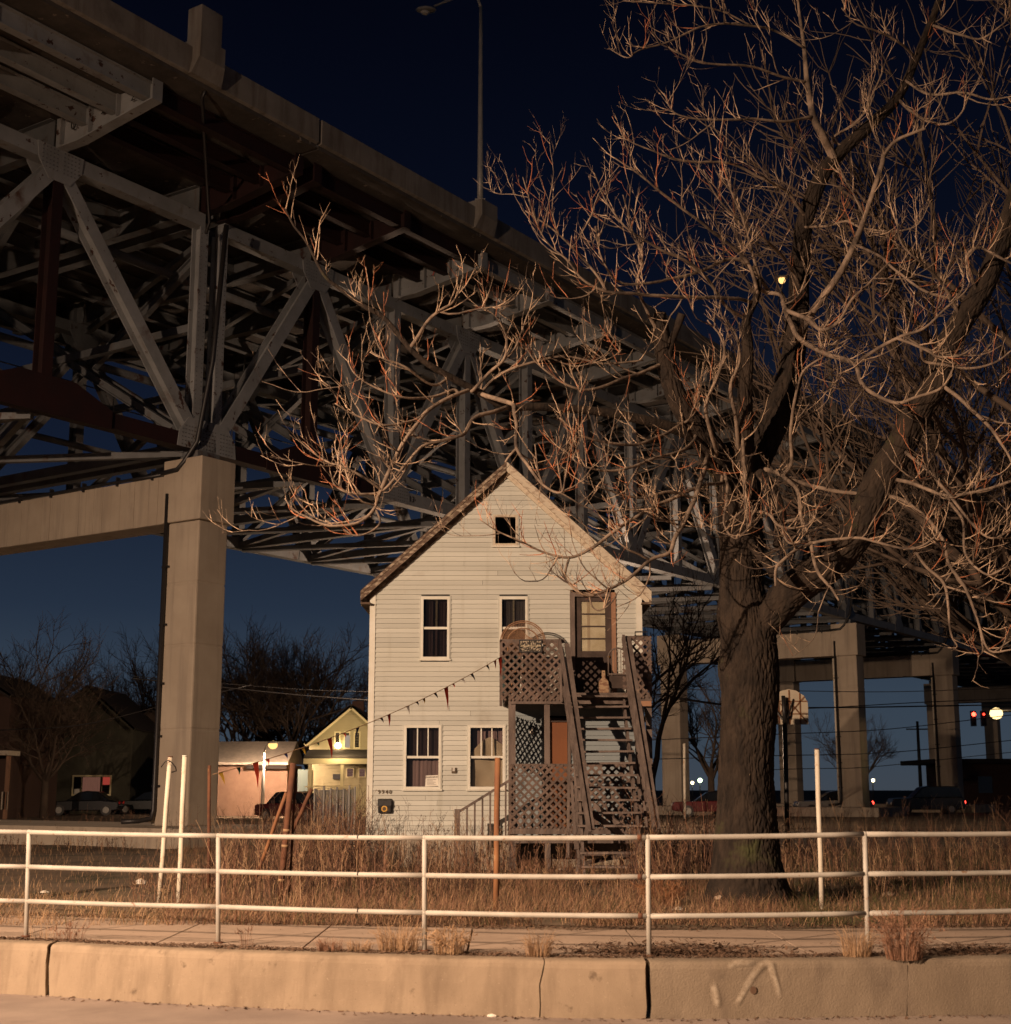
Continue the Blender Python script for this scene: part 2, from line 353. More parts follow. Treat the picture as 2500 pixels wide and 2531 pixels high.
for path, w in ((((345, 905), (352, 950), (362, 1000), (375, 1040)), .038), (((425, 832), (455, 812), (500, 806), (560, 806)), .034),
                (((465, 1030), (490, 985), (530, 910), (570, 850), (605, 815), (640, 812), (655, 850), (675, 915), (697, 992)), .034)):
    pts = catmull([kface(1600 + x * .4717, 2000 + y * .4717) for x, y in path], 4)
    b = MB(); vs = []
    for i, p in enumerate(pts):
        d = (pts[min(i + 1, len(pts) - 1)] - pts[max(i - 1, 0)]).normalized(); nrm = d.cross(V((0, -1, 0))).normalized()
        ww = w * (.8 + .4 * sin(pi * (i + .6) / (len(pts) + .2)))
        vs += [p + nrm * ww * f for f in (-1, -.5, 0, .5, 1)]
    b.add(vs, [(5 * i + k, 5 * i + k + 1, 5 * i + k + 6, 5 * i + k + 5) for i in range(len(pts) - 1) for k in range(4)]); o = b.build('spray_paint_mark', G['spray'], kerb)
    ca = o.data.color_attributes.new('cover', 'FLOAT_COLOR', 'POINT')
    for i in range(len(vs)):
        e = min(1, min(i // 5 + .3, len(pts) - .7 - i // 5) / 2.5); f = (0, .7, 1, .7, 0)[i % 5] * e; ca.data[i].color = (f, f, f, 1)
b = MB(); c = kface(1600 + 557 * .4717, 2000 + 950 * .4717)
b.add([c] + [c + V((cos(a) * .03, 0, sin(a) * .035)) for a in [2 * pi * k / 12 for k in range(12)]], [(0, 1 + (k + 1) % 12, 1 + k) for k in range(12)])
b.build('spray_paint_spot', G['litter'], kerb)

# ------------------------------------------------------------------ bridge
U, W_ = V((.5620, .8271, 0)), V((-.8271, .5620, 0))
O = V((-9.1, 42.0, 0)); TW = 11.6
def B(s, t, z): p = O + U * s + W_ * t; return V((p.x, p.y, z))
bridge = empty('truss_bridge', B(20, 6, 0), 'pale steel deck-truss viaduct with concrete parapet passing behind the clapboard house', 'bridge')
ZB, ZT = 11.60, 18.55
left_pts = [-.38 - 5.45 * k for k in range(4)]
right_pts = [.44 + 4.3 * k for k in range(33)]          # to s = 138
def member(name, a, b_, w, h, m, up=(0, 0, 1)): return MB().bar(a, b_, w, h, up).build(name, m, bridge)
def hmember(name, a, b_, w, h, m, up):                  # rolled H section: two flanges and a web
    a, b_ = V(a), V(b_); d = (b_ - a).normalized(); sd = d.cross(V(up)).normalized(); u = sd.cross(d)
    q = MB(); q.bar(a + sd * (w / 2), b_ + sd * (w / 2), .035, h, u); q.bar(a - sd * (w / 2), b_ - sd * (w / 2), .035, h, u); q.bar(a, b_, w - .036, .03, u)
    return q.build(name, m, bridge)
def red(s): return -7 < s < 5.2
def truss(pts, t, first_top, near):
    N = len(pts)
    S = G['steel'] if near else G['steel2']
    for i in range(N - 1):
        a, c = pts[i], pts[i + 1]
        lo, hi = min(a, c), max(a, c)
        member('top_chord', B(lo, t, ZT), B(hi - .004, t, ZT), .42, .42, S)
        bm = G['primer'] if near and (lo < -.5 and hi > -5.9 or .4 < hi < 9.2) and not (hi < -6) else S
        member('bottom_chord', B(lo, t, ZB), B(hi - .004, t, ZB), .45, .44, bm)
        ta = (i % 2 == 0) == first_top
        z0, z1 = (ZT - .2, ZB + .2) if ta else (ZB + .2, ZT - .2)
        big = hi < 52
        hmember('diagonal', B(a, t, z0), B(c, t, z1), .40 if big else .34, .40 if big else .26, S, U)
    for i, s in enumerate(pts):
        top = (i % 2 == 0) == first_top
        primed = near and (abs(s + 5.83) < .2 or abs(s - 4.74) < .2)
        hmember('post', B(s, t, ZB + .2), B(s, t, ZT - .2), .38 if i and s < 52 else .34, .34, G['primer'] if primed else S, U)
        g = MB(); zc = ZT if top else ZB; sg = -1 if top else 1
        for tt in (t - .245, t + .245):
            p = [B(s - .78, tt, zc + sg * -.215), B(s + .78, tt, zc + sg * -.215), B(s + .72, tt, zc + sg * .26), B(s + .36, tt, zc + sg * .72), B(s - .36, tt, zc + sg * .72), B(s - .72, tt, zc + sg * .26)]
            g.prism(p, W_ * .025)
        g.build('gusset_plate', S, bridge)
        if near and not top is False or (near and s < 9): pass
    if near:
        for s in pts:
            if abs(s + 5.83) < .2 or abs(s - 4.74) < .2:
                g = MB(); p = [B(s - 2.2, t - .29, ZB - .28), B(s + 2.2, t - .29, ZB - .28), B(s + 2.2, t - .29, ZB + .24), B(s + .9, t - .29, ZB + .75), B(s - .9, t - .29, ZB + .75), B(s - 2.2, t - .29, ZB + .24)]
                g.prism(p, W_ * .03).build('primed_gusset_plate', G['primer'], bridge)
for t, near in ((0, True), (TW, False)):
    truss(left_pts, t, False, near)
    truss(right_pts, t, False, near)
bolt = MB()
for i, s in enumerate(left_pts + right_pts[:9]):
    top = ((i if s < 0 else i - 4) % 2 == 1); zc = ZT if top else ZB; sg = -1 if top else 1
    for kx_ in range(-6, 7):
        for kz in range(6):
            ds, dz = kx_ * .12, kz * .115 - .14
            if abs(ds) > .69 - max(0, dz - .24) * .75 or abs(kx_) in (0,): continue
            c = B(s + ds, -.245, zc + sg * dz); bolt.bar(c, c - W_ * .02, .03, .03, (0, 0, 1))
bolt_ = 0                                             # bolt heads on the two posts over the pier, near face
for s in (-.38 - .1, -.38 + .1, .44 - .1, .44 + .1):
    for k in range(46):
        z = ZB + .5 + k * .14; c = B(s, -.175, z); bolt.bar(c, c - W_ * .02, .03, .03, (0, 0, 1))
tag(bolt.build('bolt_heads', G['steel2'], bridge), kind='stuff')
# transverse frames, brackets, stringers, laterals
def ibeam(q, a, b_, d, fw):
    a, b_ = V(a), V(b_); z = V((0, 0, 1))
    q.bar(a, b_, .03, d - .042); q.bar(a + z * (d / 2 - .01), b_ + z * (d / 2 - .01), fw, .02); q.bar(a - z * (d / 2 - .01), b_ - z * (d / 2 - .01), fw, .02)
    return q
allpts = sorted(left_pts + right_pts)
for i, s in enumerate(allpts):
    S = G['primer'] if (-.6 < s < 8) else G['steel']
    S2 = G['steel2']
    ibeam(MB(), B(s, 0.1, 19.28), B(s, TW - .1, 19.28), .9, .35).build('floor_beam', S2, bridge)
    for t0, sg, m in ((0, -1, S), (TW, 1, S2)):
        p = [B(s - .02, t0, 18.80), B(s - .02, t0 + sg * 1.1, 18.80), B(s - .02, t0 + sg * 3.95, 19.20), B(s - .02, t0 + sg * 3.95, 19.73), B(s - .02, t0, 19.73)]
        q = MB().prism(p, U * .04)
        q.bar(B(s, t0, 18.78), B(s, t0 + sg * 1.1, 18.78), .34, .04); q.bar(B(s, t0 + sg * 1.1, 18.78), B(s, t0 + sg * 3.97, 19.185), .34, .04)
        q.bar(B(s, t0 + sg * 3.98, 19.165), B(s, t0 + sg * 3.98, 19.74), .03, .34, U)
        for k in (.35, 1.5, 2.6): q.bar(B(s - .1, t0 + sg * k, 18.85 + max(0, k - 1.1) * .14), B(s - .1, t0 + sg * k, 19.7), .14, .02, W_)
        q.build('bracket', m, bridge)
    member('lower_strut', B(s, .2, ZB - .1), B(s, TW - .2, ZB - .1), .3, .3, S2)
    if i % 2 == 0 or s > 60:
        hmember('sway_brace', B(s, .3, ZB + .2), B(s, TW - .3, ZT - .3), .26, .22, S2, U); hmember('sway_brace', B(s, .3, ZT - .3), B(s, TW - .3, ZB + .2), .26, .22, S2, U)
    else:
        member('mid_strut', B(s, .2, 15.2), B(s, TW - .2, 15.2), .24, .24, S2)
        hmember('knee_brace', B(s, .2, ZB + .2), B(s, TW / 2, 15.1), .22, .2, S2, U); hmember('knee_brace', B(s, TW - .2, ZB + .2), B(s, TW / 2, 15.1), .22, .2, S2, U)
for i in range(len(allpts) - 1):
    a, c = allpts[i], allpts[i + 1]
    if c - a < 2: continue
    prim = a > -5.9 and c < 9.2
    for t in (-3.72, -2.4, -1.2, 1.6, 3.7, 5.8, 7.9, 10, TW + 1.2, TW + 2.4, TW + 3.7):
        m = (G['primer'] if prim else G['steel']) if t < 0 else G['steel2']
        ibeam(MB(), B(a + .03, t, 19.46), B(c - .03, t, 19.46), .50, .26).build('stringer', m, bridge)
    for z in (ZB - .1,):
        member('lateral_brace', B(a, .3, z + .05), B(c, TW - .3, z + .05), .2, .2, G['steel2']); member('lateral_brace', B(a, TW - .3, z - .17), B(c, .3, z - .17), .2, .2, G['steel2'])
    if a < 60: member('upper_lateral', B(a, .3, ZT - .05), B(c, TW - .3, ZT - .05), .2, .2, G['steel2'])
# catwalk inside the truss
q = MB()
q.bar(B(-16, 8.6, 14.25), B(120, 8.6, 14.25), 1.0, .08)
q.build('catwalk_floor', G['steel2'], bridge)
q = MB()
for z in (14.8, 15.3): q.tube([B(-16, 8.15, z), B(120, 8.15, z)], .025, 5)
for k in range(70): q.tube([B(-16 + k * 1.95, 8.15, 14.25), B(-16 + k * 1.95, 8.15, 15.3)], .025, 4)
q.build('catwalk_rail', G['steel2'], bridge)
q = MB()
for t, z, r in ((9.8, 13.6, .12), (9.4, 16.6, .16), (2.2, 17.6, .14)): q.tube([B(-16, t, z), B(120, t, z)], r, 8)
q.build('utility_pipe', G['steel2'], bridge)
# deck and parapets in lengths with open joints
joints = [-17, -.30, 21, 52, 75, 100, 139]
for a, c in zip(joints, joints[1:]):
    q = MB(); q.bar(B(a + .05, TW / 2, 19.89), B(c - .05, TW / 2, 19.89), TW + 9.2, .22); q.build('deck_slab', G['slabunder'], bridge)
    for t0, sg in ((0, -1), (TW, 1)):
        prof = [(3.75, 19.995), (4.62, 19.90), (4.72, 19.93), (4.72, 20.68), (4.40, 20.68), (4.32, 20.2), (4.0, 20.02)]
        poly = [B(a + .05, t0 + sg * o, z) for o, z in prof]
        if sg > 0: poly.reverse()
        MB().prism(poly, U * (c - a - .1)).build('parapet', G['parapet'], bridge, bevel=.02)
q = MB().bar(B(-.30, -4.6, 19.88), B(-.30, -3.6, 19.88), .3, .04); q.build('joint_trough', G['steel'], bridge)
# pedestals on the parapet
def pedestal(s, tall):
    q = MB()
    q.hexa([B(s - .55, -4.80, 19.9), B(s + .55, -4.80, 19.9), B(s + .55, -4.30, 19.9), B(s - .55, -4.30, 19.9), B(s - .45, -5.0, 20.35), B(s + .45, -5.0, 20.35), B(s + .45, -4.28, 20.35), B(s - .45, -4.28, 20.35)])
    q.hexa([B(s - .45, -5.0, 20.352), B(s + .45, -5.0, 20.352), B(s + .45, -4.28, 20.352), B(s - .45, -4.28, 20.352), B(s - .45, -5.0, 20.9), B(s + .45, -5.0, 20.9), B(s + .45, -4.28, 20.9), B(s - .45, -4.28, 20.9)])
    q.build('pedestal', G['parapet'], bridge)
    if tall:
        q = MB(); z = 20.9
        q.hexa([B(s - .42, -4.97, z), B(s + .34, -4.97, z), B(s + .34, -4.45, z), B(s - .42, -4.45, z), B(s - .42, -4.97, z + .95), B(s + .34, -4.97, z + .95), B(s + .34, -4.45, z + .95), B(s - .42, -4.45, z + .95)])
        q.build('electrical_cabinet', G['parapet'], bridge, bevel=.02)
pedestal(-4.9, True)
LAMPS = [7.9, 39.2, 61.8, 92]
for s in LAMPS: pedestal(s, False)
G['lampmetal'] = mat('grey_lamp_metal', (.34, .33, .30), .45, (.27, .26, .24), 3, metal=.2)
G['lampglow'] = emission('sodium_lens', (1.0, .55, .18), 1.9)
G['lampglow2'] = emission('sodium_lens_far', (1.0, .72, .30), 2.6)
G['lens'] = mat('unlit_lens', (.55, .52, .46), .3)
def bridge_lamp(s, label, lit):
    r = empty('bridge_street_lamp', B(s, -4.55, 20.9), label, 'street lamp', 'street lamps along the bridge parapet')
    H = 7.3 if not lit else 6.75; b0 = B(s, -4.6, 20.9)
    pts = [b0 + V((0, 0, H * k / 6)) for k in range(7)]; rad = [.11 - .05 * k / 6 for k in range(7)]
    arm = [b0 + W_ * o + V((0, 0, z)) for o, z in ((.12, H + .35), (.4, H + .62), (.85, H + .72), (1.6, H + .72), (2.02, H + .70))]
    MB().tube(pts, rad, 10).build('pole', G['lampmetal'], r)
    MB().tube([pts[-1]] + arm, [.06, .055, .05, .045, .045, .045], 8).build('arm', G['lampmetal'], r)
    MB().bar(b0, b0 + V((0, 0, .18)), .34, .34, (1, 0, 0)).build('base_plate', G['lampmetal'], r)
    h = b0 + W_ * 2.02 + V((0, 0, H + .68)); q = MB()
    q.ball(h + W_ * .38, .42, 12, 6, (.9, .6, .22)); q.build('lamp_head', G['lampmetal'], r)
    q = MB().ball(h + W_ * .42 - V((0, 0, .085 if not lit else .16)), (.20 if not lit else .24), 12, 6, (.8, .8, .45 if not lit else .9)); q.build('lens', G['lampglow'] if lit else G['lens'], r)
bridge_lamp(7.9, 'unlit grey lamp on a tall pole rising above the bridge parapet against open sky', False)
bridge_lamp(39.2, 'glowing sodium lamp on the bridge seen through the big bare tree', True)
bridge_lamp(61.8, 'far unlit cobra-head lamp on the bridge beside the thick leaning tree limb', False)
# expansion downpipe and conduits
q = MB(); q.tube([B(-4.65, -4.55, 19.9), B(-4.65, -4.4, 19.6), B(-.55, -.55, 18.4), B(-.62, -.5, 18.0)], .05, 6); q.build('scupper_pipe', G['black'], bridge)

def pier(s, label, pipe, tones):
    r = empty('bridge_pier', B(s, TW / 2, 0), label, 'bridge pier', 'concrete bridge piers')
    A, D = 1.33, 1.16
    for t in (0, TW):
        q = MB()
        lift = [.5, 3.2, 5.6, 7.4, 9.22]
        for z0, z1 in zip(lift, lift[1:]):
            c0, c1 = B(s, t, z0 + .012), B(s, t, z1)
            q.bar(c0, c1, A, D, U)
        q.bar(B(s, t, .5), B(s, t, 9.2), A - .03, D - .03, U)
        q.build('column', G['concrete'], r, bevel=.05)
        MB().bar(B(s, t, 9.224), B(s, t, 11.1), A + .26, D + .22, U).build('column_head', G['concrete'], r, bevel=.03)
        MB().bar(B(s, t, 11.105), B(s, t, 11.36), .7, .9, U).build('bearing', G['steel2'], r)
    q = MB().bar(B(s, .84, 9.97), B(s, TW - .84, 9.97), 1.05, 1.45); q.build('cap_beam', G['concrete'], r, bevel=.03)
    t = .86
    while t < TW - .9 and s < 90:         # form-board panels standing a touch proud of the beam face
        w_ = rng.choice((.30, .33, .36, .40)); off = rng.uniform(.008, .018); MB().bar(B(s - .525 - off / 2, t + .004, 9.97), B(s - .525 - off / 2, min(t + w_ - .004, TW - .85), 9.97), off, 1.43).build('form_panel', G['concrete'], r); t += w_
    if pipe:                              # downpipe with straps on the near column
        q = MB(); s0 = s - D / 2
        q.tube([B(s0 + .35, -.95, 18.3), B(s0 + .2, -.75, 14), B(s0 + .1, -.35, 11.6), B(s0 - .10, -.05, 11.0), B(s0 - .13, .2, 10.78), B(s0 - .14, .84, 10.74)], .075, 8)
        q.tube([B(s0 - .02, .85 + k * 1.5, 10.74) for k in range(8)], .05, 6)
        q.build('drain_pipe', G['black'], r)
        q = MB(); q.tube([B(s0 - .09, .60, 10.1), B(s0 - .09, .60, .95), B(s0 - .16, .62, .72), B(s0 - .5, .75, .66), B(s0 - .9, 1.0, .645)], .07, 8); q.build('downpipe', G['black'], r)
        q = MB()
        for z in (9.5, 7.9, 6.2, 4.5, 3.0, 1.6): MB().bar(B(s0 - .05, .60, z), B(s0 - .05, .60, z + .06), .28, .06, U).build('pipe_strap', G['black'], r)
        for k in range(6): MB().bar(B(s0 + .03, 1.4 + k * 1.55, 10.62), B(s0 + .03, 1.4 + k * 1.55, 10.9), .05, .14, U).build('pipe_strap', G['black'], r)
        # white conduit up the left corner of the column
        MB().tube([B(s0 + .1, .80, .55), B(s0 + .1, .80, 5.2), B(s0 + .1, .79, 9.1)], .06, 8).build('conduit', G['whitepost'], r)
    q = MB()
    q.bar(B(s - 2.3, TW / 2, .24), B(s + 2.3, TW / 2, .24), TW + 4.4, .56); q.build('plinth', G['concrete'], r, bevel=.03)
    return r
P1 = pier(0.0, 'sunlike-lit pale concrete pier with dark downpipe, nearest to the clapboard house'.replace('sunlike-lit ', ''), True, 0)
pier(52.2, 'concrete pier with two columns standing behind the big tree trunk and basketball hoop', True, 0)
pier(70.2, 'concrete pier crossing behind the thin white post, next beyond the basketball hoop', True, 0)
pier(104.0, 'shadowed far concrete pier nearest the glowing street lamp', False, 0)
pier(122.0, 'farthest concrete pier, mostly hidden behind the brick building', False, 0)
# chalk and paint numbers on the steel
G['chalk'] = mat('black_marker_paint', (.02, .018, .016), .8); G['redchalk'] = mat('red_marker_paint', (.45, .05, .03), .8)
def mark(txt, s, t, z, size, axis, m='chalk'):
    if axis == 'bracket': M4 = frame(B(s - .13, t, z), -W_, (0, 0, 1))
    else: M4 = frame(B(s, t - .24, z), U, (0, 0, 1))
    text_mesh(txt, size, M4, G[m], 'painted_number', bridge)
sL = left_pts[1]
mark('0', sL, -.85, 19.3, .5, 'bracket'); mark('2', sL, -2.05, 19.42, .45, 'bracket'); mark('2', sL, -3.2, 19.45, .38, 'bracket')
mark('13', right_pts[2] + .9, -.0, ZB, .30, 'chord')
mark('3', right_pts[4], -1.0, 19.3, .5, 'bracket'); mark('0', right_pts[4], -2.05, 19.4, .45, 'bracket'); mark('3', right_pts[5], -1.9, 19.35, .5, 'bracket')
mark('4', right_pts[3], -2.1, 19.4, .4, 'bracket', 'redchalk'); mark('7', right_pts[2], -1.9, 19.4, .4, 'bracket', 'redchalk')
# ------------------------------------------------------------------ street lamps with their light
def spot(name, pos, aim, w, size, blend, col, parent, r=.12):
    L = bpy.data.lights.new(name, 'SPOT'); L.energy = w; L.color = col; L.spot_size = size; L.spot_blend = blend; L.shadow_soft_size = r
    o = bpy.data.objects.new(name, L); C.objects.link(o); o.location = pos
    o.rotation_euler = (V(aim) - V(pos)).to_track_quat('-Z', 'Y').to_euler(); o.parent = parent; return o
def cobra(base, head, label, mglow, group='street lamps on the ground', lr=.2):
    base, head = V(base), V(head)
    r = empty('street_lamp', base, label, 'street lamp', group)
    top = V((base.x, base.y, head.z - .5)); d = (head - top); d.z = 0
    MB().tube([base, base + (top - base) * .5, top], [.12, .095, .07], 10).build('pole', G['lampmetal'], r)
    L = d.length; d.normalize()
    MB().tube([top, top + d * (L * .25) + V((0, 0, .38)), top + d * (L * .6) + V((0, 0, .52)), head + V((0, 0, .04)) - d * .2], [.06, .05, .045, .04], 8).build('arm', G['lampmetal'], r)
    MB().ball(head + V((0, 0, .06)), .42, 12, 6, (.75, .75, .22)).build('lamp_head', G['lampmetal'], r)
    MB().ball(head - V((0, 0, .02 + (lr - .2) * .6)), lr, 12, 6, (.9, .9, .5 if lr < .3 else .8)).build('lens', mglow, r)
    return r
kb = V((KEY_POS.x - 2.6, KEY_POS.y - 1.8, ROADZ))
key = cobra(kb, KEY_POS + V((0, 0, .25)), 'tall sodium street lamp over the road, lighting the house front', G['lampglow'])
kb2 = V((-11.0, 13.2, ROADZ))
key2 = cobra(kb2, FILL_POS + V((0, 0, .25)), 'unseen sodium street lamp added nearer the railing to brighten the pavement', G['lampglow'])
spot('fill_light', FILL_POS, FILL_POS + V((.12, .05, -1)), FILL_W, radians(140), 1.0, SODIUM, key2, .14)
spot('key_light', KEY_POS, KEY_AIM, KEY_W, KEY_SIZE, KEY_BLEND, SODIUM, key, .14)

# ------------------------------------------------------------------ railing
rail = empty('pipe_railing', (0, kY(0) + .2, 0), 'white painted pipe railing with three rails along the kerb', 'railing')
PB = [gp(px, py) for px, py in ((-420, 2298), (65, 2315), (540, 2331), (1050, 2351), (1605, 2364), (2147, 2358), (2640, 2345))]
TOPS = [at(px, py, p.y) for (px, py), p in zip(((-420, 2045), (72, 2057), (540, 2066), (1050, 2071), (1602, 2070), (2138, 2062), (2600, 2060)), PB)]
R = .0245
for p, q in zip(PB, TOPS):
    MB().tube([p - V((0, 0, .05)), q], R, 12).build('post', G['rail'], rail); MB().tube([p, p + V((0, 0, .012))], R * 2.1, 14).build('base_flange', G['rust'], rail)
for k, f in enumerate((1.0, .665, .335)):
    for i in range(len(PB) - 1):
        a, c = PB[i].lerp(TOPS[i], f), PB[i + 1].lerp(TOPS[i + 1], f)
        d = (c - a).normalized() * (R * .6 if k else 0)
        n = 6
        pts = [a + d + (c - a - 2 * d) * (j / n) - V((0, 0, .006 * sin(pi * j / n))) for j in range(n + 1)]
        MB().tube(pts, R, 12).build('rail', G['rail'], rail)
        t = {3: .965, 2: .69}.get(i)
        if t:
            e = a.lerp(c, t); dd = (c - a).normalized() * (.022 if i == 3 else .006)
            MB().tube([e - dd, e + dd], R + .002, 12).build('joint_sleeve', G['rust'] if i == 3 else G['black'], rail)
    for i in range(1, len(PB) - 1):
        e = PB[i].lerp(TOPS[i], f); MB().ball(e, R * 1.12, 12, 8).build('weld', G['rail'], rail)

# ------------------------------------------------------------------ clapboard house
HY = 30.0
def hx(px, py=1700): return at(px, py, HY).x
def hz(py, Y=HY): return at(CX, py, Y).z
XL, XR = hx(914), hx(1588); ZG, Z0 = 0.0, hz(2066)
ZE = hz(1463); RX, ZR = hx(1253, 1180), hz(1166)
house = empty('clapboard_house', ((XL + XR) / 2, HY, 0), 'narrow two-storey pale clapboard house with steep gable under the bridge', 'house')
OPEN = []                                # (x0, x1, z0, z1)
def opening(p): x0, x1 = hx(p[0], (p[1] + p[3]) / 2), hx(p[2], (p[1] + p[3]) / 2); o = (x0, x1, hz(p[3]), hz(p[1])); OPEN.append(o); return o
W1 = opening((1041, 1476, 1112, 1630)); W2 = opening((1235, 1476, 1305, 1630)); WA = opening((1219, 1273, 1281, 1350)); DU = opening((1411, 1465, 1522, 1712))
W3 = opening((999, 1793, 1091, 1951)); W4 = opening((1157, 1793, 1249, 1951)); DL = (hx(1345, 1900), hx(1412, 1900), Z0 + .1, hz(1775)); OPEN.append(DL)
slL, slR = (ZR - ZE) / (RX - XL), (ZR - ZE) / (XR - RX)
def ext(z):                              # wall extent at height z
    if z <= ZE: return XL, XR
    return XL + (z - ZE) / slL, XR - (z - ZE) / slR
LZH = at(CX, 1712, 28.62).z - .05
EXPO = .1005; k = 0; z = Z0
CBW = .10
while z < ZR - .06:
    z1 = z + EXPO
    (a0, b0), (a1, b1) = ext(z), ext(min(z1, ZR - .005))
    if z < ZE: a0 = XL + CBW; b0 = XR - CBW
    if z1 < ZE: a1 = XL + CBW; b1 = XR - CBW
    cuts = sorted([(o[0], o[1]) for o in OPEN if min(z1, o[3]) - max(z, o[2]) > .02])
    spans = []; cur = None
    xl = max(a0, a1) if z < ZE < z1 else a0
    pieces = []; x = None
    segs = [(None, None)]
    edges = [('L', None)] 
    lo = 0.0; prev = 'L'
    bounds = ['L'] + [v for c in cuts for v in c] + ['R']
    pr = .036 + rng.uniform(-.002, .003); dz = rng.uniform(-.0025, .0025)
    for i in range(0, len(bounds), 2):
        l0, l1 = (a0, a1) if bounds[i] == 'L' else (bounds[i], bounds[i])
        r0, r1 = (b0, b1) if bounds[i + 1] == 'R' else (bounds[i + 1], bounds[i + 1])
        if r1 - l1 < .01 and r0 - l0 < .02: continue
        if r1 < l1: l1 = r1 = (l1 + r1) / 2
        yb, yt, yk = HY - pr, HY - .006, HY + .02
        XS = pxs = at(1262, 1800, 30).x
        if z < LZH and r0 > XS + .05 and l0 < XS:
            parts_ = [(l0, l1, XS, XS, 'siding'), (XS + .002, XS + .002, r0, r1, 'sidingshade')]
        else: parts_ = [(l0, l1, r0, r1, 'sidingshade' if z < LZH and l0 >= XS else 'siding')]
        nn = []
        for q0 in parts_:                 # butt joint somewhere along the long lengths
            if q0[2] - q0[0] > 2.2 and rng.random() < .6:
                xj = q0[0] + (q0[2] - q0[0]) * rng.uniform(.25, .75); nn += [(q0[0], q0[1], xj - .0025, xj - .0025, q0[4]), (xj + .0025, xj + .0025, q0[2], q0[3], q0[4])]
            else: nn.append(q0)
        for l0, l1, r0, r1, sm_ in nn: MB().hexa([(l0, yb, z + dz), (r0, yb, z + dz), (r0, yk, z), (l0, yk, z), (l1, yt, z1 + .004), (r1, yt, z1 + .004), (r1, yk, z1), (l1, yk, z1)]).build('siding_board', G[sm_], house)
    z = z1
# corner boards, foundation, dark interior, side walls
for x0, x1 in ((XL - .02, XL + CBW), (XR - CBW, XR + .02)):
    MB().box(x0, x1, HY - .045, HY + .06, Z0 - .05, ZE + (.06 if x0 < 0 else .04)).build('corner_board', G['trim'], house)
LEN = 8.5
q = MB(); q.box(XL, XL + .05, HY + .061, HY + LEN, Z0, ZE); q.box(XR - .05, XR, HY + .061, HY + LEN, Z0, ZE)
q.prism([(XL + .05, HY + LEN - .05, Z0), (XR - .05, HY + LEN - .05, Z0), (XR - .05, HY + LEN - .05, ZE), (RX, HY + LEN - .05, ZR), (XL + .05, HY + LEN - .05, ZE)], (0, .05, 0))
q.build('rear_wall', G['siding'], house)
q = MB(); q.box(XL + .06, XR - .06, HY + .9, HY + .95, Z0, ZE); q.box(XL + .06, XR - .06, HY + .05, HY + .9, hz(1755) - .1, hz(1755)); q.box(XL + .06, XR - .06, HY + .03, HY + .9, ZE - .1, ZE - .02)
q.prism([(XL + .2, HY + .9, ZE), (XR - .2, HY + .9, ZE), (RX, HY + .9, ZR - .15)], (0, .05, 0)); q.build('interior', G['dark'], house)
MB().box(XL - .03, XR + .03, HY - .02, HY + LEN, -.25, Z0 - .052).build('foundation', G['foundation'], house)
MB().box(XL - .01, XR + .01, HY - .04, HY + .02, Z0 - .05, Z0 - .003).build('sill_board', G['trim'], house)
# roof: planes, rake boards, soffits
OV, EV = .26, .20                        # front overhang, eave overhang
def rakept(side, d, up):                 # point along the rake: d metres past the eave corner, up = above the wall line
    if side < 0: return XL - d, ZE - d * slL + up
    return XR + d, ZE - d * slR + up
roof = empty('roof', (0, 0, 0)); roof.parent = house; del roof['base']
for side in (-1, 1):
    sl = slL if side < 0 else slR; cs = 1 / sqrt(1 + sl * sl)
    ex, ez = rakept(side, EV, 0)
    def P(y, up, apex): return (RX, y, ZR + up / cs) if apex else (ex, y, ez + up / cs)
    q = MB(); vs = [P(HY - OV, .10, 0), P(HY - OV, .10, 1), P(HY + LEN + .2, .10, 1), P(HY + LEN + .2, .10, 0), P(HY - OV, .135, 0), P(HY - OV, .135, 1), P(HY + LEN + .2, .135, 1), P(HY + LEN + .2, .135, 0)]
    q.hexa(vs).build('shingles', G['shingle'], roof)
    q = MB(); vs = [P(HY - OV + .05, .05, 0), P(HY - OV + .05, .05, 1), P(HY + LEN, .05, 1), P(HY + LEN, .05, 0), P(HY - OV + .05, .098, 0), P(HY - OV + .05, .098, 1), P(HY + LEN, .098, 1), P(HY + LEN, .098, 0)]
    q.hexa(vs).build('soffit', G['darkwood'], roof)
    def rb(y0, y1, lo, hi, name, m):
        MB().hexa([P(y0, lo, 0), P(y0, lo, 1), P(y1, lo, 1), P(y1, lo, 0), P(y0, hi, 0), P(y0, hi, 1), P(y1, hi, 1), P(y1, hi, 0)]).build(name, m, roof)
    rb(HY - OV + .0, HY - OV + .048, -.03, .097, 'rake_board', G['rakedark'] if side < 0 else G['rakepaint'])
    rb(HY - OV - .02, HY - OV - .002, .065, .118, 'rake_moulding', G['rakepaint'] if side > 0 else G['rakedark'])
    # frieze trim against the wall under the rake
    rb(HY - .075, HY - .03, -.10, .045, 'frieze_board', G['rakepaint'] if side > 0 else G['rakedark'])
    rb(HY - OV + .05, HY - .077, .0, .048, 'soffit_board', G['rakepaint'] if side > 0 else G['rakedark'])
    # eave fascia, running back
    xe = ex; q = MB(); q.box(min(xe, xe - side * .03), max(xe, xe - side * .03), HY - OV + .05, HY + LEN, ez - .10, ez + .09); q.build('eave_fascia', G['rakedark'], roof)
    q = MB(); q.box(min(xe - side * .031, XL if side < 0 else XR) + 0, max(xe - side * .031, XL if side < 0 else XR), HY - OV + .05, HY + LEN, ez - .098, ez - .06); q.build('eave_soffit', G['rakedark'], roof)
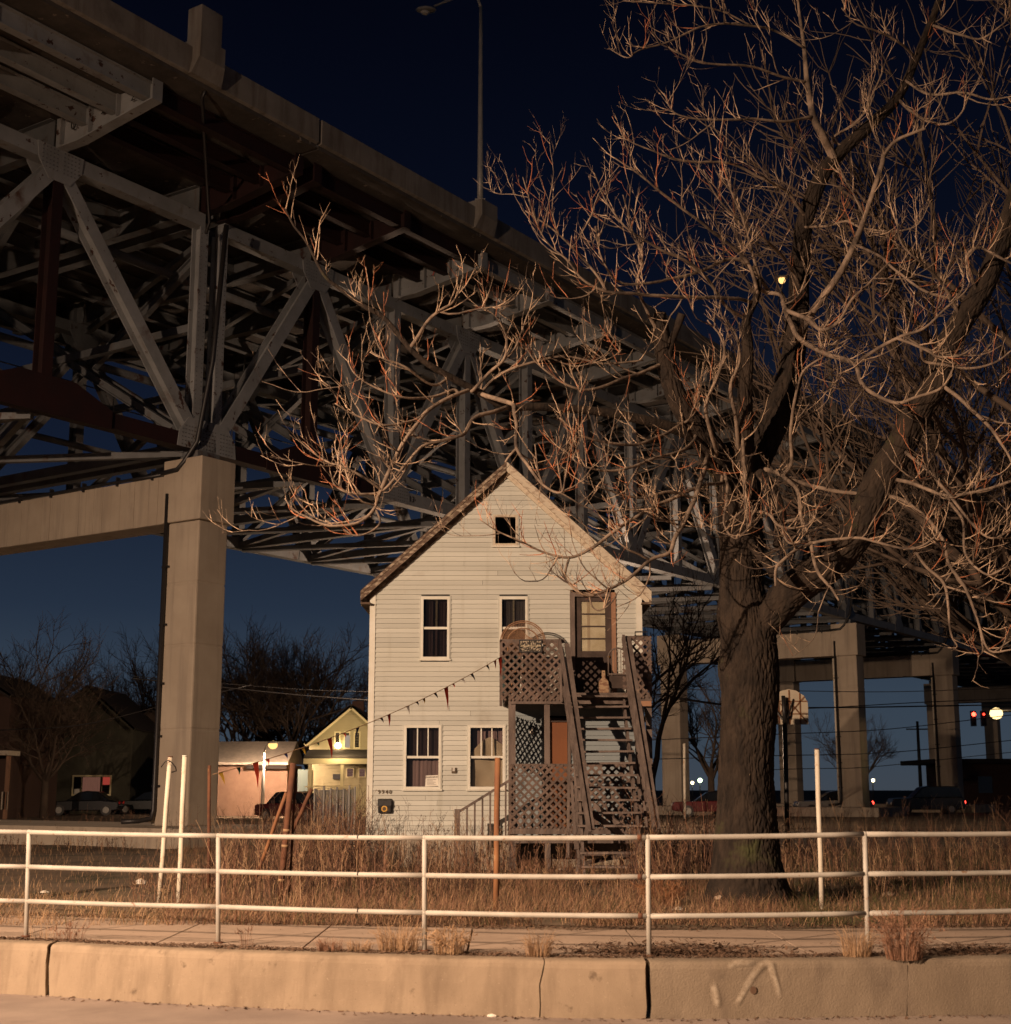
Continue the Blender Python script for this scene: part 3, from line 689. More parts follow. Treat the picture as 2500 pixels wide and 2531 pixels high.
# windows
def window(o, kind):
    x0, x1, z0, z1 = o; r = empty('window', (0, 0, 0)); r.parent = house; del r['base']; yf = HY - .055; T = .052
    q = MB(); q.box(x0 - .0, x0 + T, yf, HY + .05, z0, z1); q.box(x1 - T, x1, yf, HY + .05, z0, z1); q.box(x0 + T, x1 - T, yf, HY + .05, z1 - T, z1); q.box(x0 + T, x1 - T, yf, HY + .05, z0, z0 + T)
    q.build('frame', G['trim'] if kind != 'attic' else G['rakepaint'], r, bevel=.004)
    MB().box(x0 - .03, x1 + .03, yf - .03, HY, z0 - .03, z0 - .001).build('sill', G['trim'], r)
    q = MB(); q.box(x0 - .022, x0 - .001, yf + .012, HY, z0, z1 + .02); q.box(x1 + .001, x1 + .022, yf + .012, HY, z0, z1 + .02); q.box(x0 - .001, x1 + .001, yf + .012, HY, z1 + .001, z1 + .02); q.build('casing', G['siding'], r)
    zm = (z0 + z1) / 2 - (.0 if kind != 'low' else 0)
    yg = HY + .03
    if kind != 'attic':
        q = MB(); q.box(x0 + T, x1 - T, HY - .02, HY + .04, zm - .025, zm + .025); q.build('meeting_rail', G['trim'], r)
        MB().box(x0 + T, x1 - T, yg, yg + .005, zm + .025, z1 - T).build('pane', G['glass' if kind == 'low2' else 'glassdark'], r)
        MB().box(x0 + T, x1 - T, yg - .02, yg - .015, z0 + T, zm - .025).build('pane', G['glass' if kind in ('low2', 'low') else 'glassdark'], r)
    if kind == 'low' or kind == 'low2':
        for f in (1 / 3, 2 / 3):
            x = x0 + T + (x1 - x0 - 2 * T) * f; MB().box(x - .012, x + .012, HY - .005, HY + .028, zm + .026, z1 - T - .001).build('muntin', G['trim'], r)
    if kind == 'up':
        x = (x0 + x1) / 2 + .02
        for za, zb in ((zm + .026, z1 - T - .001), (z0 + T + .001, zm - .026)): MB().box(x - .02, x + .02, HY + .04, HY + .06, za, zb).build('mullion', G['blind'] if za > zm else G['curtain'], r)
    def drape(xa, xb, za, zb, y, m, nm='curtain'):
        N = 26; vs = []
        for i in range(N + 1):
            x = xa + (xb - xa) * i / N; yy = y + .025 * sin(i * 1.9) + .012 * sin(i * .7)
            vs += [(x, yy, za), (x, yy, zb)]
        MB().add(vs, [(2 * i, 2 * i + 2, 2 * i + 3, 2 * i + 1) for i in range(N)], True).build(nm, m, r)
    if kind == 'up':
        drape(x0 + T, x0 + (x1 - x0) * .40, z0 + T, z1 - T, HY + .16, G['curtain']); drape(x0 + (x1 - x0) * .62, x1 - T, z0 + T, z1 - T, HY + .16, G['curtain'])
    if kind == 'upmid': drape(x0 + T, x1 - T, zm - .02, z1 - T, HY + .12, G['greycurtain']); MB().box(x0 + T, x1 - T, HY + .07, HY + .075, z0 + T, zm - .03).build('straw_blind', G['wicker'], r); MB().box((x0 + x1) / 2 - .018, (x0 + x1) / 2 + .018, HY + .035, HY + .055, zm, z1 - T - .001).build('mullion', G['blind'], r)
    if kind == 'low': drape(x0 + T, x1 - T, z0 + T, z1 - T, HY + .18, G['curtain'])
    if kind == 'low2':
        drape(x0 + T, x1 - T, z0 + T, z1 - T, HY + .22, G['curtain'])
        # pale sheet sagging across the opening
        N = 18; vs = []
        for i in range(N + 1):
            t = i / N; x = x0 + T + (x1 - x0 - 2 * T) * t
            zt = z1 - T - .52 + .34 * sin(min(1, t * 1.35) * pi * .55) - .5 * max(0, t - .62) ** 1.2
            for j in range(7):
                zz = zt + (z0 + T - zt) * j / 6
                vs.append((x, HY + .13 - .03 * sin(t * 5 + j * .5) - .02 * sin(t * 11 - j), zz))
        MB().add(vs, [(i * 7 + j, i * 7 + j + 1, (i + 1) * 7 + j + 1, (i + 1) * 7 + j) for i in range(N) for j in range(6)], True).build('sheet', G['palecurtain'], r)
    return r
window(W1, 'up'); window(W2, 'upmid'); wA = window(WA, 'attic'); w3 = window(W3, 'low'); window(W4, 'low2')
# notice in the lower window
p = at(1068, 1930, HY - .0); MB().hexa([(p.x - .135, HY + .0, p.z - .115), (p.x + .13, HY, p.z - .105), (p.x + .13, HY + .006, p.z - .105), (p.x - .135, HY + .006, p.z - .115),
     (p.x - .125, HY, p.z + .105), (p.x + .125, HY, p.z + .115), (p.x + .125, HY + .006, p.z + .115), (p.x - .125, HY + .006, p.z + .105)]).build('notice', G['paper'], w3)
text_mesh('WARNING', .056, frame((p.x, HY - .003, p.z + .07), (1, 0, .04), (0, 0, 1)), G['ink'], 'notice_lettering', w3)
q = MB()
for i, (a, c) in enumerate(((-.10, .09), (-.10, .02), (-.1, .08), (-.1, .05), (-.1, .09))): q.box(p.x + a, p.x + c, HY - .003, HY - .001, p.z + .02 - i * .026, p.z + .026 - i * .026)
q.build('notice_text_lines', G['ink'], w3)
# house number, letterbox, socket
text_mesh('9940', .112, frame((hx(952, 1958), HY - .045, hz(1958)), (1, 0, 0), (0, 0, 1)), G['number'], 'house_number', house, bold=.001, space=1.35)
p = at(951, 1993, HY - .1)
lb = empty('letterbox', p, 'black metal letterbox with small round brass emblem below the house number', 'letterbox')
MB().prism([(p.x - .13, HY - .035, p.z - .13), (p.x - .13, HY - .13, p.z - .13), (p.x - .13, HY - .15, p.z + .02), (p.x - .13, HY - .12, p.z + .10), (p.x - .13, HY - .035, p.z + .135)], (.26, 0, 0)).build('box', G['black'], lb, bevel=.006)
MB().prism([(p.x - .14, HY - .16, p.z + .01), (p.x - .14, HY - .125, p.z + .115), (p.x - .14, HY - .03, p.z + .15), (p.x - .14, HY - .03, p.z + .137), (p.x - .14, HY - .120, p.z + .105), (p.x - .14, HY - .15, p.z + .01)], (.28, 0, 0)).build('flap', G['black'], lb)
q = MB(); q.tube([(p.x + .0, HY - .143, p.z - .05), (p.x, HY - .156, p.z - .05)], .062, 16); q.build('emblem', G['brass'], lb)
q = MB(); q.tube([(p.x, HY - .1563, p.z - .05), (p.x, HY - .158, p.z - .05)], .04, 16); q.build('emblem_centre', G['number'], lb)
p = at(1123, 1904, HY); ot = empty('outdoor_socket', p, 'small dark electrical socket box on the siding between the lower windows', 'socket')
MB().box(p.x - .05, p.x + .05, HY - .06, HY - .02, p.z - .06, p.z + .05).build('box', G['number'], ot); MB().box(p.x - .03, p.x + .02, HY - .085, HY - .061, p.z - .02, p.z + .05).build('cover', G['lens'], ot)
# doors
def door_up():
    x0, x1, z0, z1 = DU; r = empty('door', (0, 0, 0)); r.parent = house; del r['base']
    q = MB(); q.box(x0 - .01, x0 + .09, HY - .06, HY + .1, z0, z1); q.box(x0 + .091, x1 - .081, HY - .06, HY + .1, z1 - .09, z1); q.build('frame', G['oldwood'], r)
    MB().box(x1 - .08, x1 + .01, HY - .06, HY + .1, z0, z1).build('jamb', G['frameorange'], r)
    a, c = hx(1437, 1550), hx(1497, 1550); gz0, gz1 = hz(1609), hz(1487)
    q = MB(); y = HY + .02
    q.box(x0 + .092, a, y, y + .04, z0, z1 - .092); q.box(c, x1 - .082, y, y + .04, z0, z1 - .092); q.box(a + .001, c - .001, y, y + .04, gz1, z1 - .092); q.box(a + .001, c - .001, y, y + .04, z0, gz0); q.build('leaf', G['darkwood'], r)
    for f in (.25, .5, .75): zz = gz0 + (gz1 - gz0) * f; MB().box(a, c, y + .003, y + .025, zz - .014, zz + .014).build('glazing_bar', G['darkwood'], r)
    MB().box(a, c, y + .02, y + .024, gz0, gz1).build('pane', G['glassclear'], r)
    MB().box(a + .001, c - .001, y + .031, y + .036, gz0 + .001, gz1 - .001).build('blind', G['blind'], r)
    MB().box(a + .13, a + .19, y + .0265, y + .030, gz0 + .002, gz1 - .002).build('blind_cord_panel', G['palecurtain'], r)
    MB().ball((c + .06, y - .03, gz0 - .12), .03, 8, 6).build('knob', G['brass'], r)
door_up()
r = empty('door', (0, 0, 0)); r.parent = house; del r['base']
x0, x1, z0, z1 = DL
q = MB(); q.box(x0, x0 + .07, HY - .05, HY + .08, z0, z1); q.box(x1 - .07, x1, HY - .05, HY + .08, z0, z1); q.box(x0 + .071, x1 - .071, HY - .05, HY + .08, z1 - .08, z1); q.build('frame', G['darkwood'], r)
q = MB(); q.box(x0 + .072, x1 - .072, HY, HY + .04, z0, z0 + .9); q.box(x0 + .072, x1 - .072, HY, HY + .04, z0 + .96, z1 - .082); q.build('leaf', G['orangedoor'], r)
MB().box(x0 + .072, x1 - .072, HY - .012, HY + .03, z0 + .901, z0 + .959).build('lock_rail', G['darkwood'], r)
# ------------------------------------------------------------------ timber porch, landing and stairs on the house front
PY = 28.62                                # front plane of the landing
def pxx(px, py, Y=PY): return at(px, py, Y).x
def pz(py, Y=PY): return at(CX, py, Y).z
porch = empty('timber_porch', (1.4, 29.3, 0), 'weathered two-storey timber porch with lattice panels on the house front', 'porch')
OW, LT = G['oldwood'], G['lattice']
LZ = pz(1712)                             # landing floor height
xa, xb = pxx(1240, 1650), pxx(1612, 1650)
for i in range(10): y0 = PY + .03 + i * .132; MB().box(xa, xb, y0, y0 + .125, LZ - .04, LZ).build('deck_board', OW, porch)
MB().box(pxx(1262, 1740), xb - .02, PY + .02, PY + .06, LZ - .22, LZ - .042).build('rim_joist', OW, porch)
for x in (xa + .05, 1.0, 1.6, 2.2, xb - .05): MB().box(x - .02, x + .02, PY + .061, HY - .04, LZ - .2, LZ - .042).build('joist', OW, porch)
for px in (1266, 1353, 1606):
    x = pxx(px, 1800); w = .07 if px < 1300 else .055
    MB().box(x - w, x + w, PY + .065, PY + .17, -.1, LZ - .045).build('porch_post', OW, porch)
def lattice(x0, x1, z0, z1, y, step=.160, name='lattice_panel', parent=porch, clip=None):
    """two crossing layers of slats clipped to a rectangle, each slat its own piece"""
    r = empty(name, (0, 0, 0)); r.parent = parent; del r['base']
    w = .0215
    h = z1 - z0; n0 = int(-h / step) - 1; n1 = int((x1 - x0) / step) + 1
    for layer, sgn in ((0, 1), (1, -1)):
        yy = y + layer * .009
        for k in range(n0, n1 + 1):
            # line x = x0 + k*step + u (sgn +) , z = z0+u ; for sgn - mirrored in x
            u0, u1 = max(0, -k * step), min(h, (x1 - x0) - k * step)
            if u1 - u0 < .03: continue
            def pt(u):
                xx = k * step + u
                return (x0 + xx, z0 + u) if sgn > 0 else (x1 - xx, z0 + u)
            (ax, az), (bx, bz) = pt(u0), pt(u1)
            MB().bar((ax, yy, az), (bx, yy, bz), .008, w * 2, V((-(bz - az), 0, bx - ax))).build('slat', LT, r)
    return r
# upper landing screens
xl0, xl1 = pxx(1239, 1650), pxx(1391, 1650)
lattice(xl0, xl1, pz(1731), pz(1583), PY - .02)
MB().box(xl0 - .02, xl1 + .05, PY + .0, PY + .028, pz(1589), pz(1580)).build('top_rail', OW, porch)
MB().box(xl0 - .03, xl0 + .03, PY + .0, PY + .06, pz(1745), pz(1582)).build('screen_post', OW, porch)
xr0, xr1 = pxx(1540, 1650), pxx(1611, 1650)
lattice(xr0, xr1, pz(1725), pz(1573), PY - .02)
MB().box(xr0, xr1, PY + .0, PY + .028, pz(1582), pz(1572)).build('top_rail', OW, porch)
for x in (xr1 - .03,): MB().box(x - .03, x + .03, PY + .0, PY + .06, pz(1732), pz(1573)).build('screen_post', OW, porch)
MB().box(xr0 + .1, xr1 - .02, PY - .06, PY - .0, pz(1746), pz(1733)).build('bracket_block', G['frameorange'], porch)
# lower screens
lattice(pxx(1259, 1960), pxx(1436, 1960), pz(2047), pz(1890), PY - .02)
lattice(pxx(1436, 1960) + .01, pxx(1612, 1960), pz(2050), pz(1890), PY - .02)
MB().box(pxx(1258, 1960), pxx(1612, 1960), PY, PY + .05, pz(2062), pz(2047)).build('bottom_rail', OW, porch)
MB().box(pxx(1258, 1960), pxx(1612, 1960), PY + .0, PY + .028, pz(1895), pz(1888)).build('top_rail', OW, porch)
# the lower porch floor and side lattice
MB().box(pxx(1258, 1960), pxx(1612, 1960), PY + .055, HY - .04, Z0 - .1, Z0 - .04).build('porch_floor', OW, porch)
def side_lattice(x, y0, y1, z0, z1, step=.160):
    r = empty('lattice_panel', (0, 0, 0)); r.parent = porch; del r['base']
    h = z1 - z0
    for sgn in (1, -1):
        for k in range(int(-h / step) - 1, int((y1 - y0) / step) + 2):
            u0, u1 = max(0, -k * step), min(h, (y1 - y0) - k * step)
            if u1 - u0 < .03: continue
            P2 = lambda u: V((x + (.009 if sgn > 0 else 0), (y0 + k * step + u) if sgn > 0 else (y1 - k * step - u), z0 + u))
            a, c = P2(u0), P2(u1); MB().bar(a, c, .008, .038, (c - a).cross(V((1, 0, 0)))).build('slat', LT, r)
side_lattice(pxx(1264, 1800) + .03, PY + .2, HY - .06, pz(1890), pz(1760))
# stairs: treads, stringers, handrails
NT = 15; ZB0 = .12; Yb = 25.05
SX0, SX1 = pxx(1412, 1720), pxx(1547, 1720)
tz = [LZ - (LZ - ZB0) * (k + .3) / NT for k in range(NT)]; ty = [PY - .12 - (PY - .2 - Yb) * k / (NT - 1) for k in range(NT)]
for k in range(NT):
    tw = rng.uniform(-.012, .012); sg = rng.uniform(-.008, .008)
    MB().hexa([(SX0 - .02, ty[k] - .13, tz[k] - .036 + sg), (SX1 + .02, ty[k] - .13 + tw, tz[k] - .036 - sg), (SX1 + .02, ty[k] + .12, tz[k] - .036 - sg), (SX0 - .02, ty[k] + .12, tz[k] - .036 + sg),
               (SX0 - .02, ty[k] - .13, tz[k] + sg), (SX1 + .02, ty[k] - .13 + tw, tz[k] - sg), (SX1 + .02, ty[k] + .12, tz[k] - sg), (SX0 - .02, ty[k] + .12, tz[k] + sg)]).build('tread', OW, porch)
d = V((0, ty[-1] - ty[0], tz[-1] - tz[0])).normalized()
for x in (SX0 + .04, SX1 - .04):
    MB().bar((x, ty[0] + .1, tz[0] - .16), V((x, ty[-1], tz[-1] - .16)) + d * .1, .04, .24, (0, 0, 1)).build('stringer', OW, porch)
def hand(px0, py0, px1, py1, Y0, Y1, w=.045, h=.13, name='handrail'): MB().bar(at(px0, py0, Y0), at(px1, py1, Y1), w, h, (0, 0, 1)).build(name, OW, porch)
hand(1383, 1585, 1458, 2062, PY - .03, 25.3, .05, .15); hand(1402, 1592, 1463, 2050, PY - .05, 25.35, .10, .035, 'handrail_cap')
hand(1541, 1575, 1618, 2050, PY - .03, 25.6, .05, .15); hand(1554, 1577, 1627, 2050, PY - .05, 25.6, .10, .035, 'handrail_cap')
hand(1394, 1700, 1440, 1998, PY - .1, 26.3, .05, .10, 'mid_rail'); hand(1553, 1700, 1602, 2000, PY - .1, 26.4, .05, .10, 'mid_rail')
for a, c in (((1408, 1780, 28.1), (1404, 2120, 28.1)), ((1420, 1850, 27.6), (1430, 2130, 27.3)), ((1413, 1935, 27.2), (1424, 2100, 27.0)), ((1573, 1830, 27.7), (1590, 2120, 27.5)), ((1621, 2020, 26.2), (1622, 2170, 26.2)),
             ((1455, 2030, 25.6), (1425, 2160, 26.0)), ((1385, 1640, 28.55), (1388, 1735, 28.55)), ((1549, 1640, 28.55), (1557, 1730, 28.55)), ((1583, 1885, 27.3), (1602, 2080, 27.3))):
    MB().bar(at(*a), at(*c), .075, .05, (1, 0, 0)).build('stair_post', OW, porch)
MB().bar(at(1440, 2135, 26.3), at(1590, 2105, 26.3), .04, .07).build('brace', G['darkwood'], porch)
MB().bar(at(1440, 2112, 26.6), at(1600, 2112, 26.6), .04, .05).build('brace', G['darkwood'], porch)
MB().bar(at(1465, 2010, 25.9), at(1540, 2068, 26.4), .04, .10).build('brace', OW, porch)
MB().bar(at(1545, 2050, 26.9), at(1470, 1990, 27.6), .04, .10).build('brace', OW, porch)
# side steps with balustrade on the left of the porch
ya = PY + .15
MB().bar(at(1136, 2006, ya), at(1262, 1928, ya), .07, .05).build('step_handrail', OW, porch)
p = at(1131, 2004, ya); MB().box(p.x - .055, p.x + .055, ya - .05, ya + .05, -.1, p.z + .03).build('newel', OW, porch)
for i in range(6):
    t = (i + 1) / 6.6; p = at(1136 + 126 * t, 2006 - 78 * t, ya); zl = max(.1, .1 + .55 * t)
    MB().box(p.x - .018, p.x + .018, ya - .018, ya + .018, zl - .1, p.z - .02).build('baluster', OW, porch)
for i in range(4):
    x = pxx(1140, 2050) + i * .27; MB().box(x, x + .30, ya + .05, HY - .06, .0, .12 + .13 * i).build('step', G['foundation'], porch)
# plaque hanging on the upper lattice
p = at(1312, 1597, PY - .05)
pl = empty('hanging_plaque', p, 'black framed plaque with worn pale lettering hung on the upper lattice', 'sign')
hw, hh = .23, .125
q = MB(); q.box(p.x - hw, p.x + hw, PY - .06, PY - .035, p.z - hh, p.z - hh + .022); q.box(p.x - hw, p.x + hw, PY - .06, PY - .035, p.z + hh - .022, p.z + hh)
q.box(p.x - hw, p.x - hw + .022, PY - .06, PY - .035, p.z - hh + .023, p.z + hh - .023); q.box(p.x + hw - .022, p.x + hw, PY - .06, PY - .035, p.z - hh + .023, p.z + hh - .023); q.build('frame', G['black'], pl)
G['plaque'] = mat('worn_plaque_face', (.03, .025, .022), .8, (.42, .36, .27), 28, lo=.50, hi=.56)
MB().box(p.x - hw + .02, p.x + hw - .02, PY - .05, PY - .036, p.z - hh + .02, p.z + hh - .02).build('face', G['plaque'], pl)
MB().box(p.x - hw + .03, p.x + hw - .03, PY - .055, PY - .051, p.z - .004, p.z + .006).build('divider', G['blind'], pl)
# fan-backed wicker chair behind the upper lattice
cpx, cY = 1293, PY + .42
c0 = at(cpx, 1586, cY); bz = c0.z
wc = empty('wicker_chair', (c0.x, cY, LZ), 'fan-backed wicker chair whose round back rises above the upper lattice', 'chair')
def arch(w, h, n=24, y=cY): return [(c0.x + w * cos(pi * k / n), y + .02 * sin(pi * k / n), bz + h * sin(pi * k / n)) for k in range(n + 1)]
for w, h in ((.45, .42), (.42, .385), (.31, .27)): MB().tube([(c0.x + w, cY, LZ + .42)] + arch(w, h) + [(c0.x - w, cY, LZ + .42)], .013, 6).build('back_hoop', G['wicker'], wc)
q = MB()
for k in range(1, 40):
    a = pi * k / 40; q.tube([(c0.x + .08 * cos(a), cY, LZ + .5), (c0.x + .40 * cos(a), cY + .004, bz + .36 * sin(a))], .0035, 3)
for k in range(16): h = .03 + k * .021; q.tube(arch(.03 + .39 * sqrt(max(0, 1 - (h / .4) ** 2)) if h < .4 else .05, .01, 6)[:1] + [(c0.x - .40 * sqrt(max(0, 1 - (h / .38) ** 2)), cY + .006, bz + h), (c0.x + .40 * sqrt(max(0, 1 - (h / .38) ** 2)), cY + .006, bz + h)][0:2], .003, 3) if h < .37 else None
tag(q.build('woven_back', G['wicker'], wc), kind='stuff')
MB().box(c0.x - .27, c0.x + .27, cY - .34, cY - .02, LZ + .40, LZ + .46).build('seat', G['wicker'], wc, bevel=.02)
for sx in (-.23, .23):
    for yy in (cY - .30, cY - .06): MB().tube([(c0.x + sx, yy, LZ + .003), (c0.x + sx * .9, yy, LZ + .40)], .022, 6).build('leg', G['wicker'], wc)
# bentwood chair at the right end of the landing
bx, bY = pxx(1528, 1650, PY + .55), PY + .55
bc = empty('bentwood_chair', (bx, bY, LZ), 'small hoop-backed wooden chair beside the upper door', 'chair')
top = at(1520, 1603, bY).z; sz = at(1520, 1668, bY).z
hp = [(bx - .19 + .0, bY, sz)] + [(bx - .19 * cos(pi * k / 12), bY - .02, top - .16 + .16 * sin(pi * k / 12)) for k in range(13)] + [(bx + .19, bY, sz)]
MB().tube(hp, .016, 7).build('back_hoop', G['oldwood'], bc)
for k in range(5): x = bx - .12 + .06 * k; MB().tube([(x, bY, sz), (x, bY - .01, top - .16 + .14 * sqrt(1 - ((x - bx) / .19) ** 2))], .007, 5).build('spindle', G['oldwood'], bc)
MB().box(bx - .21, bx + .21, bY - .38, bY + .03, sz - .03, sz).build('seat', G['oldwood'], bc, bevel=.008)
for sx in (-.17, .17):
    for yy in (bY - .34, bY - .02): MB().tube([(bx + sx, yy, LZ + .003), (bx + sx * .9, yy, sz - .031)], .018, 6).build('leg', G['oldwood'], bc)
MB().box(bx - .2, bx + .2, bY - .37, bY - .345, LZ + .1, sz - .04).build('apron_board', G['darkwood'], bc)
# bottle-shaped board leaning at the stair head
p = at(1493, 1708, PY + .05); bb = empty('bottle_shaped_board', p, 'pale worn bottle-shaped wooden board standing at the head of the stairs', 'board')
G['paleboard'] = mat('worn_pale_board', (.36, .25, .15), .85, (.20, .11, .07), 10, lo=.42, hi=.6, stretch=(1, 1, 2))
z0 = LZ + .003; out_ = [(-.098, 0), (.098, 0), (.095, .21), (.075, .25), (.033, .285), (.033, .44), (-.033, .44), (-.033, .285), (-.075, .25), (-.095, .21)]
MB().prism([(p.x + x, p.y + z * .08, z0 + z) for x, z in out_], (0, .02, 0)).build('board', G['paleboard'], bb)
MB().tube([(p.x, p.y - .002 + .032, z0 + .40), (p.x, p.y + .012, z0 + .40)], .008, 8).build('hole', G['black'], bb)
# wire basket on the right screen
p = at(1585, 1567, PY + .05); wb = empty('wire_basket', p, 'dark wire basket resting on top of the right lattice screen', 'basket')
x0, x1, z0, z1 = p.x - .115, p.x + .115, pz(1572) + .003, pz(1561)
for yy in (PY - .02, PY + .14): MB().tube([(x0, yy, z0), (x1, yy, z0), (x1, yy, z1), (x0, yy, z1), (x0, yy, z0)], .008, 5).build('hoop', G['black'], wb)
for x in (x0, x1):
    for z in (z0, z1): MB().tube([(x, PY - .02, z), (x, PY + .14, z)], .006, 5).build('wire', G['black'], wb)
# porch lamp bulb on the wall under the landing
p = at(1315, 1807, HY - .1); pb = empty('porch_light', p, 'bare white bulb in a dark socket on the shaded wall under the landing', 'light fixture')
MB().ball((p.x, HY - .14, p.z - .02), .042, 10, 8, (1, 1, 1.25)).build('bulb', G['paper'], pb); MB().box(p.x - .05, p.x + .06, HY - .15, HY - .04, p.z + .035, p.z + .10).build('socket', G['black'], pb)
# clutter seen through the lattice
G['junkg'] = mat('green_plastic', (.03, .06, .06), .6); G['junkr'] = mat('red_plastic', (.25, .04, .03), .6); G['junkw'] = mat('brown_plastic', (.07, .05, .045), .6); G['junkp'] = mat('pale_plastic', (.4, .38, .33), .6)
for i, (px, py, w, h, m) in enumerate(((1263, 1700, .42, .72, 'junkg'), (1318, 1705, .40, .82, 'junkw'), (1368, 1690, .24, .5, 'junkp'), (1580, 1690, .4, .8, 'junkw'))):
    Yj = PY + .25 + .12 * i; p = at(px, py, Yj)
    q = MB(); q.hexa([(p.x - w * .42, Yj, LZ + .003), (p.x + w * .42, Yj, LZ + .003), (p.x + w * .42, Yj + w * .84, LZ + .003), (p.x - w * .42, Yj + w * .84, LZ + .003), (p.x - w / 2, Yj - .02, LZ + h), (p.x + w / 2, Yj - .02, LZ + h), (p.x + w / 2, Yj + w * .88, LZ + h), (p.x - w / 2, Yj + w * .88, LZ + h)])
    lab = ['dark green tub on the landing behind the upper lattice', 'tall brown bin on the landing behind the middle of the upper lattice', 'pale tub on the landing behind the lattice, next to the stairs', 'brown bin behind the right lattice screen of the landing'][i]
    r = empty('plastic_tub', (p.x, Yj + .1, LZ), lab, 'tub', 'tubs on the landing'); q.build('tub', G[m], r, bevel=.01)
    MB().box(p.x - w * .53, p.x + w * .53, Yj - .03, Yj + w * .91, LZ + h + .001, LZ + h + .03).build('lid', G[m], r)

# ------------------------------------------------------------------ pennant string
A0, A1 = at(527, 1914, 22.2), at(1238, 1624, PY - .06)
pen = empty('pennant_string', A0, 'string of small red, yellow, blue and white pennants from the rusty post to the porch', 'bunting')
def rope(t): p = A0.lerp(A1, t); p.z -= .42 * 4 * t * (1 - t) * .5; return p
MB().tube([rope(k / 40) for k in range(41)], .007, 5).build('string', G['straw'], pen)
for nm, c in (('red', (.60, .055, .025)), ('yellow', (.55, .33, .04)), ('blue', (.015, .02, .12)), ('white', (.6, .56, .5)), ('black', (.02, .02, .025)), ('green', (.02, .09, .06))): G['pn' + nm] = mat('pennant_' + nm, c, .7)
prow = [(545, 'yellow', .20, .5), (590, 'green', .12, .1), (632, 'red', .40, .15), (662, 'red', .10, .3), (705, 'blue', .10, .6), (748, 'yellow', .13, .5), (785, 'green', .06, .6), (815, 'red', .36, .15), (850, 'red', .09, .6), (885, 'blue', .20, -.3),
        (962, 'red', .22, .05), (942, 'black', .10, .7), (1008, 'white', .17, .3), (1030, 'black', .08, .8), (1048, 'yellow', .10, .2), (1075, 'black', .12, .8), (1103, 'red', .44, .12), (1120, 'red', .08, .7), (1143, 'white', .12, .9), (1166, 'black', .16, .7), (1204, 'black', .12, .6), (1224, 'red', .17, .1), (1237, 'red', .4, .06)]
for px, colr, L, sway in prow:
    t = max(0.004, min(.995, (at(px, 1800, 25).x / 25 - A0.x / A0.y) / (A1.x / A1.y - A0.x / A0.y)))
    for _ in range(6):                    # solve for parameter whose view column is px
        p = rope(t); e = (px - CX) / FPX - p.x / (p.y * CP + (p.z - CAMZ) * SP); t = max(.003, min(.997, t + e / .2 * .9))
    p = rope(t); w = .03 + L * .085; dn = V((sway * .8, rng.uniform(-.2, .2), -1)).normalized() * L; al = (rope(min(1, t + .01)) - rope(t)).normalized()
    mid = dn * .5 + V((0, .02, 0)) + al * (.01)
    vs = [p - al * w, p + al * w, p + mid + al * w * .55, p + mid - al * w * .5, p + dn]
    MB().add(vs, [(0, 1, 2, 3), (3, 2, 4)]).build('pennant', G['pn' + colr], pen)
# ------------------------------------------------------------------ the big bare tree
TY = 20.4
tree = empty('bare_tree', at(1853, 2235, TY), 'big bare tree with thick furrowed trunk and spreading twiggy crown in front of the bridge', 'tree')
def tp(px, py, dy): return at(px, py, TY + dy)
S_ = .0059                                # metres per photograph pixel at the tree
def barky(pts, rad, name, nr=64, amp=.02, m='bark', flare=None, rings=.03, knot=None):
    P = catmull(pts, 8); Rr = catmull([V((r, 0, 0)) for r in rad], 8)
    L = sum((P[i + 1] - P[i]).length for i in range(len(P) - 1)); n = max(20, int(L / rings))
    out_, acc = [], 0; seg = [0]
    for i in range(len(P) - 1): seg.append(seg[-1] + (P[i + 1] - P[i]).length)
    j = 0
    for k in range(n + 1):
        s = L * k / n
        while j < len(P) - 2 and seg[j + 1] < s: j += 1
        t = (s - seg[j]) / max(1e-6, seg[j + 1] - seg[j]); out_.append((P[j].lerp(P[j + 1], t), Rr[j].x + (Rr[j + 1].x - Rr[j].x) * t))
    b = MB(); u = None; seed = rng.uniform(0, 50)
    for k, (p, r) in enumerate(out_):
        d = (out_[min(k + 1, n)][0] - out_[max(k - 1, 0)][0]).normalized()
        u = d.cross(V((0, 1, 0))) if u is None else u - d * u.dot(d)
        u.normalize(); w = d.cross(u); s = L * k / n
        for q in range(nr):
            a = 2 * pi * q / nr; ca, sa = cos(a), sin(a)
            rr = r * (1 + .06 * noise.noise(V((ca * 1.5 + seed, sa * 1.5, s * .8))))
            f = noise.noise(V((ca * r * 27 + .4 * noise.noise(V((s * 3, a, seed))), sa * r * 27 + seed, s * 6.0))); f2 = noise.noise(V((ca * r * 50, sa * r * 50 + seed, s * 16)))
            rr += amp * min(1, r / .18) * (.75 - 2.6 * max(0, .42 - abs(f) * 1.6) + .45 * f2)
            if knot:
                for (ks, ka, kr, kh) in knot:
                    dd = ((s - ks) / kr) ** 2 + (((a - ka + pi) % (2 * pi) - pi) * r / kr) ** 2
                    rr += kh * math.exp(-dd)
            if flare and s < .55: rr += r * flare * (1 - s / .55) ** 2 * max(0, .35 + sin(a * 5 + seed) * .5)
            c = p + u * (ca * rr) + w * (sa * rr); b.v.append((c.x, c.y, c.z))
    for k in range(n):
        for q in range(nr): a, c = k * nr + q, k * nr + (q + 1) % nr; b.f.append((a, c, c + nr, a + nr)); b.sm.append(True)
    b.f.append(tuple(n * nr + q for q in range(nr))); b.sm.append(True)
    return b.build(name, G[m], tree)
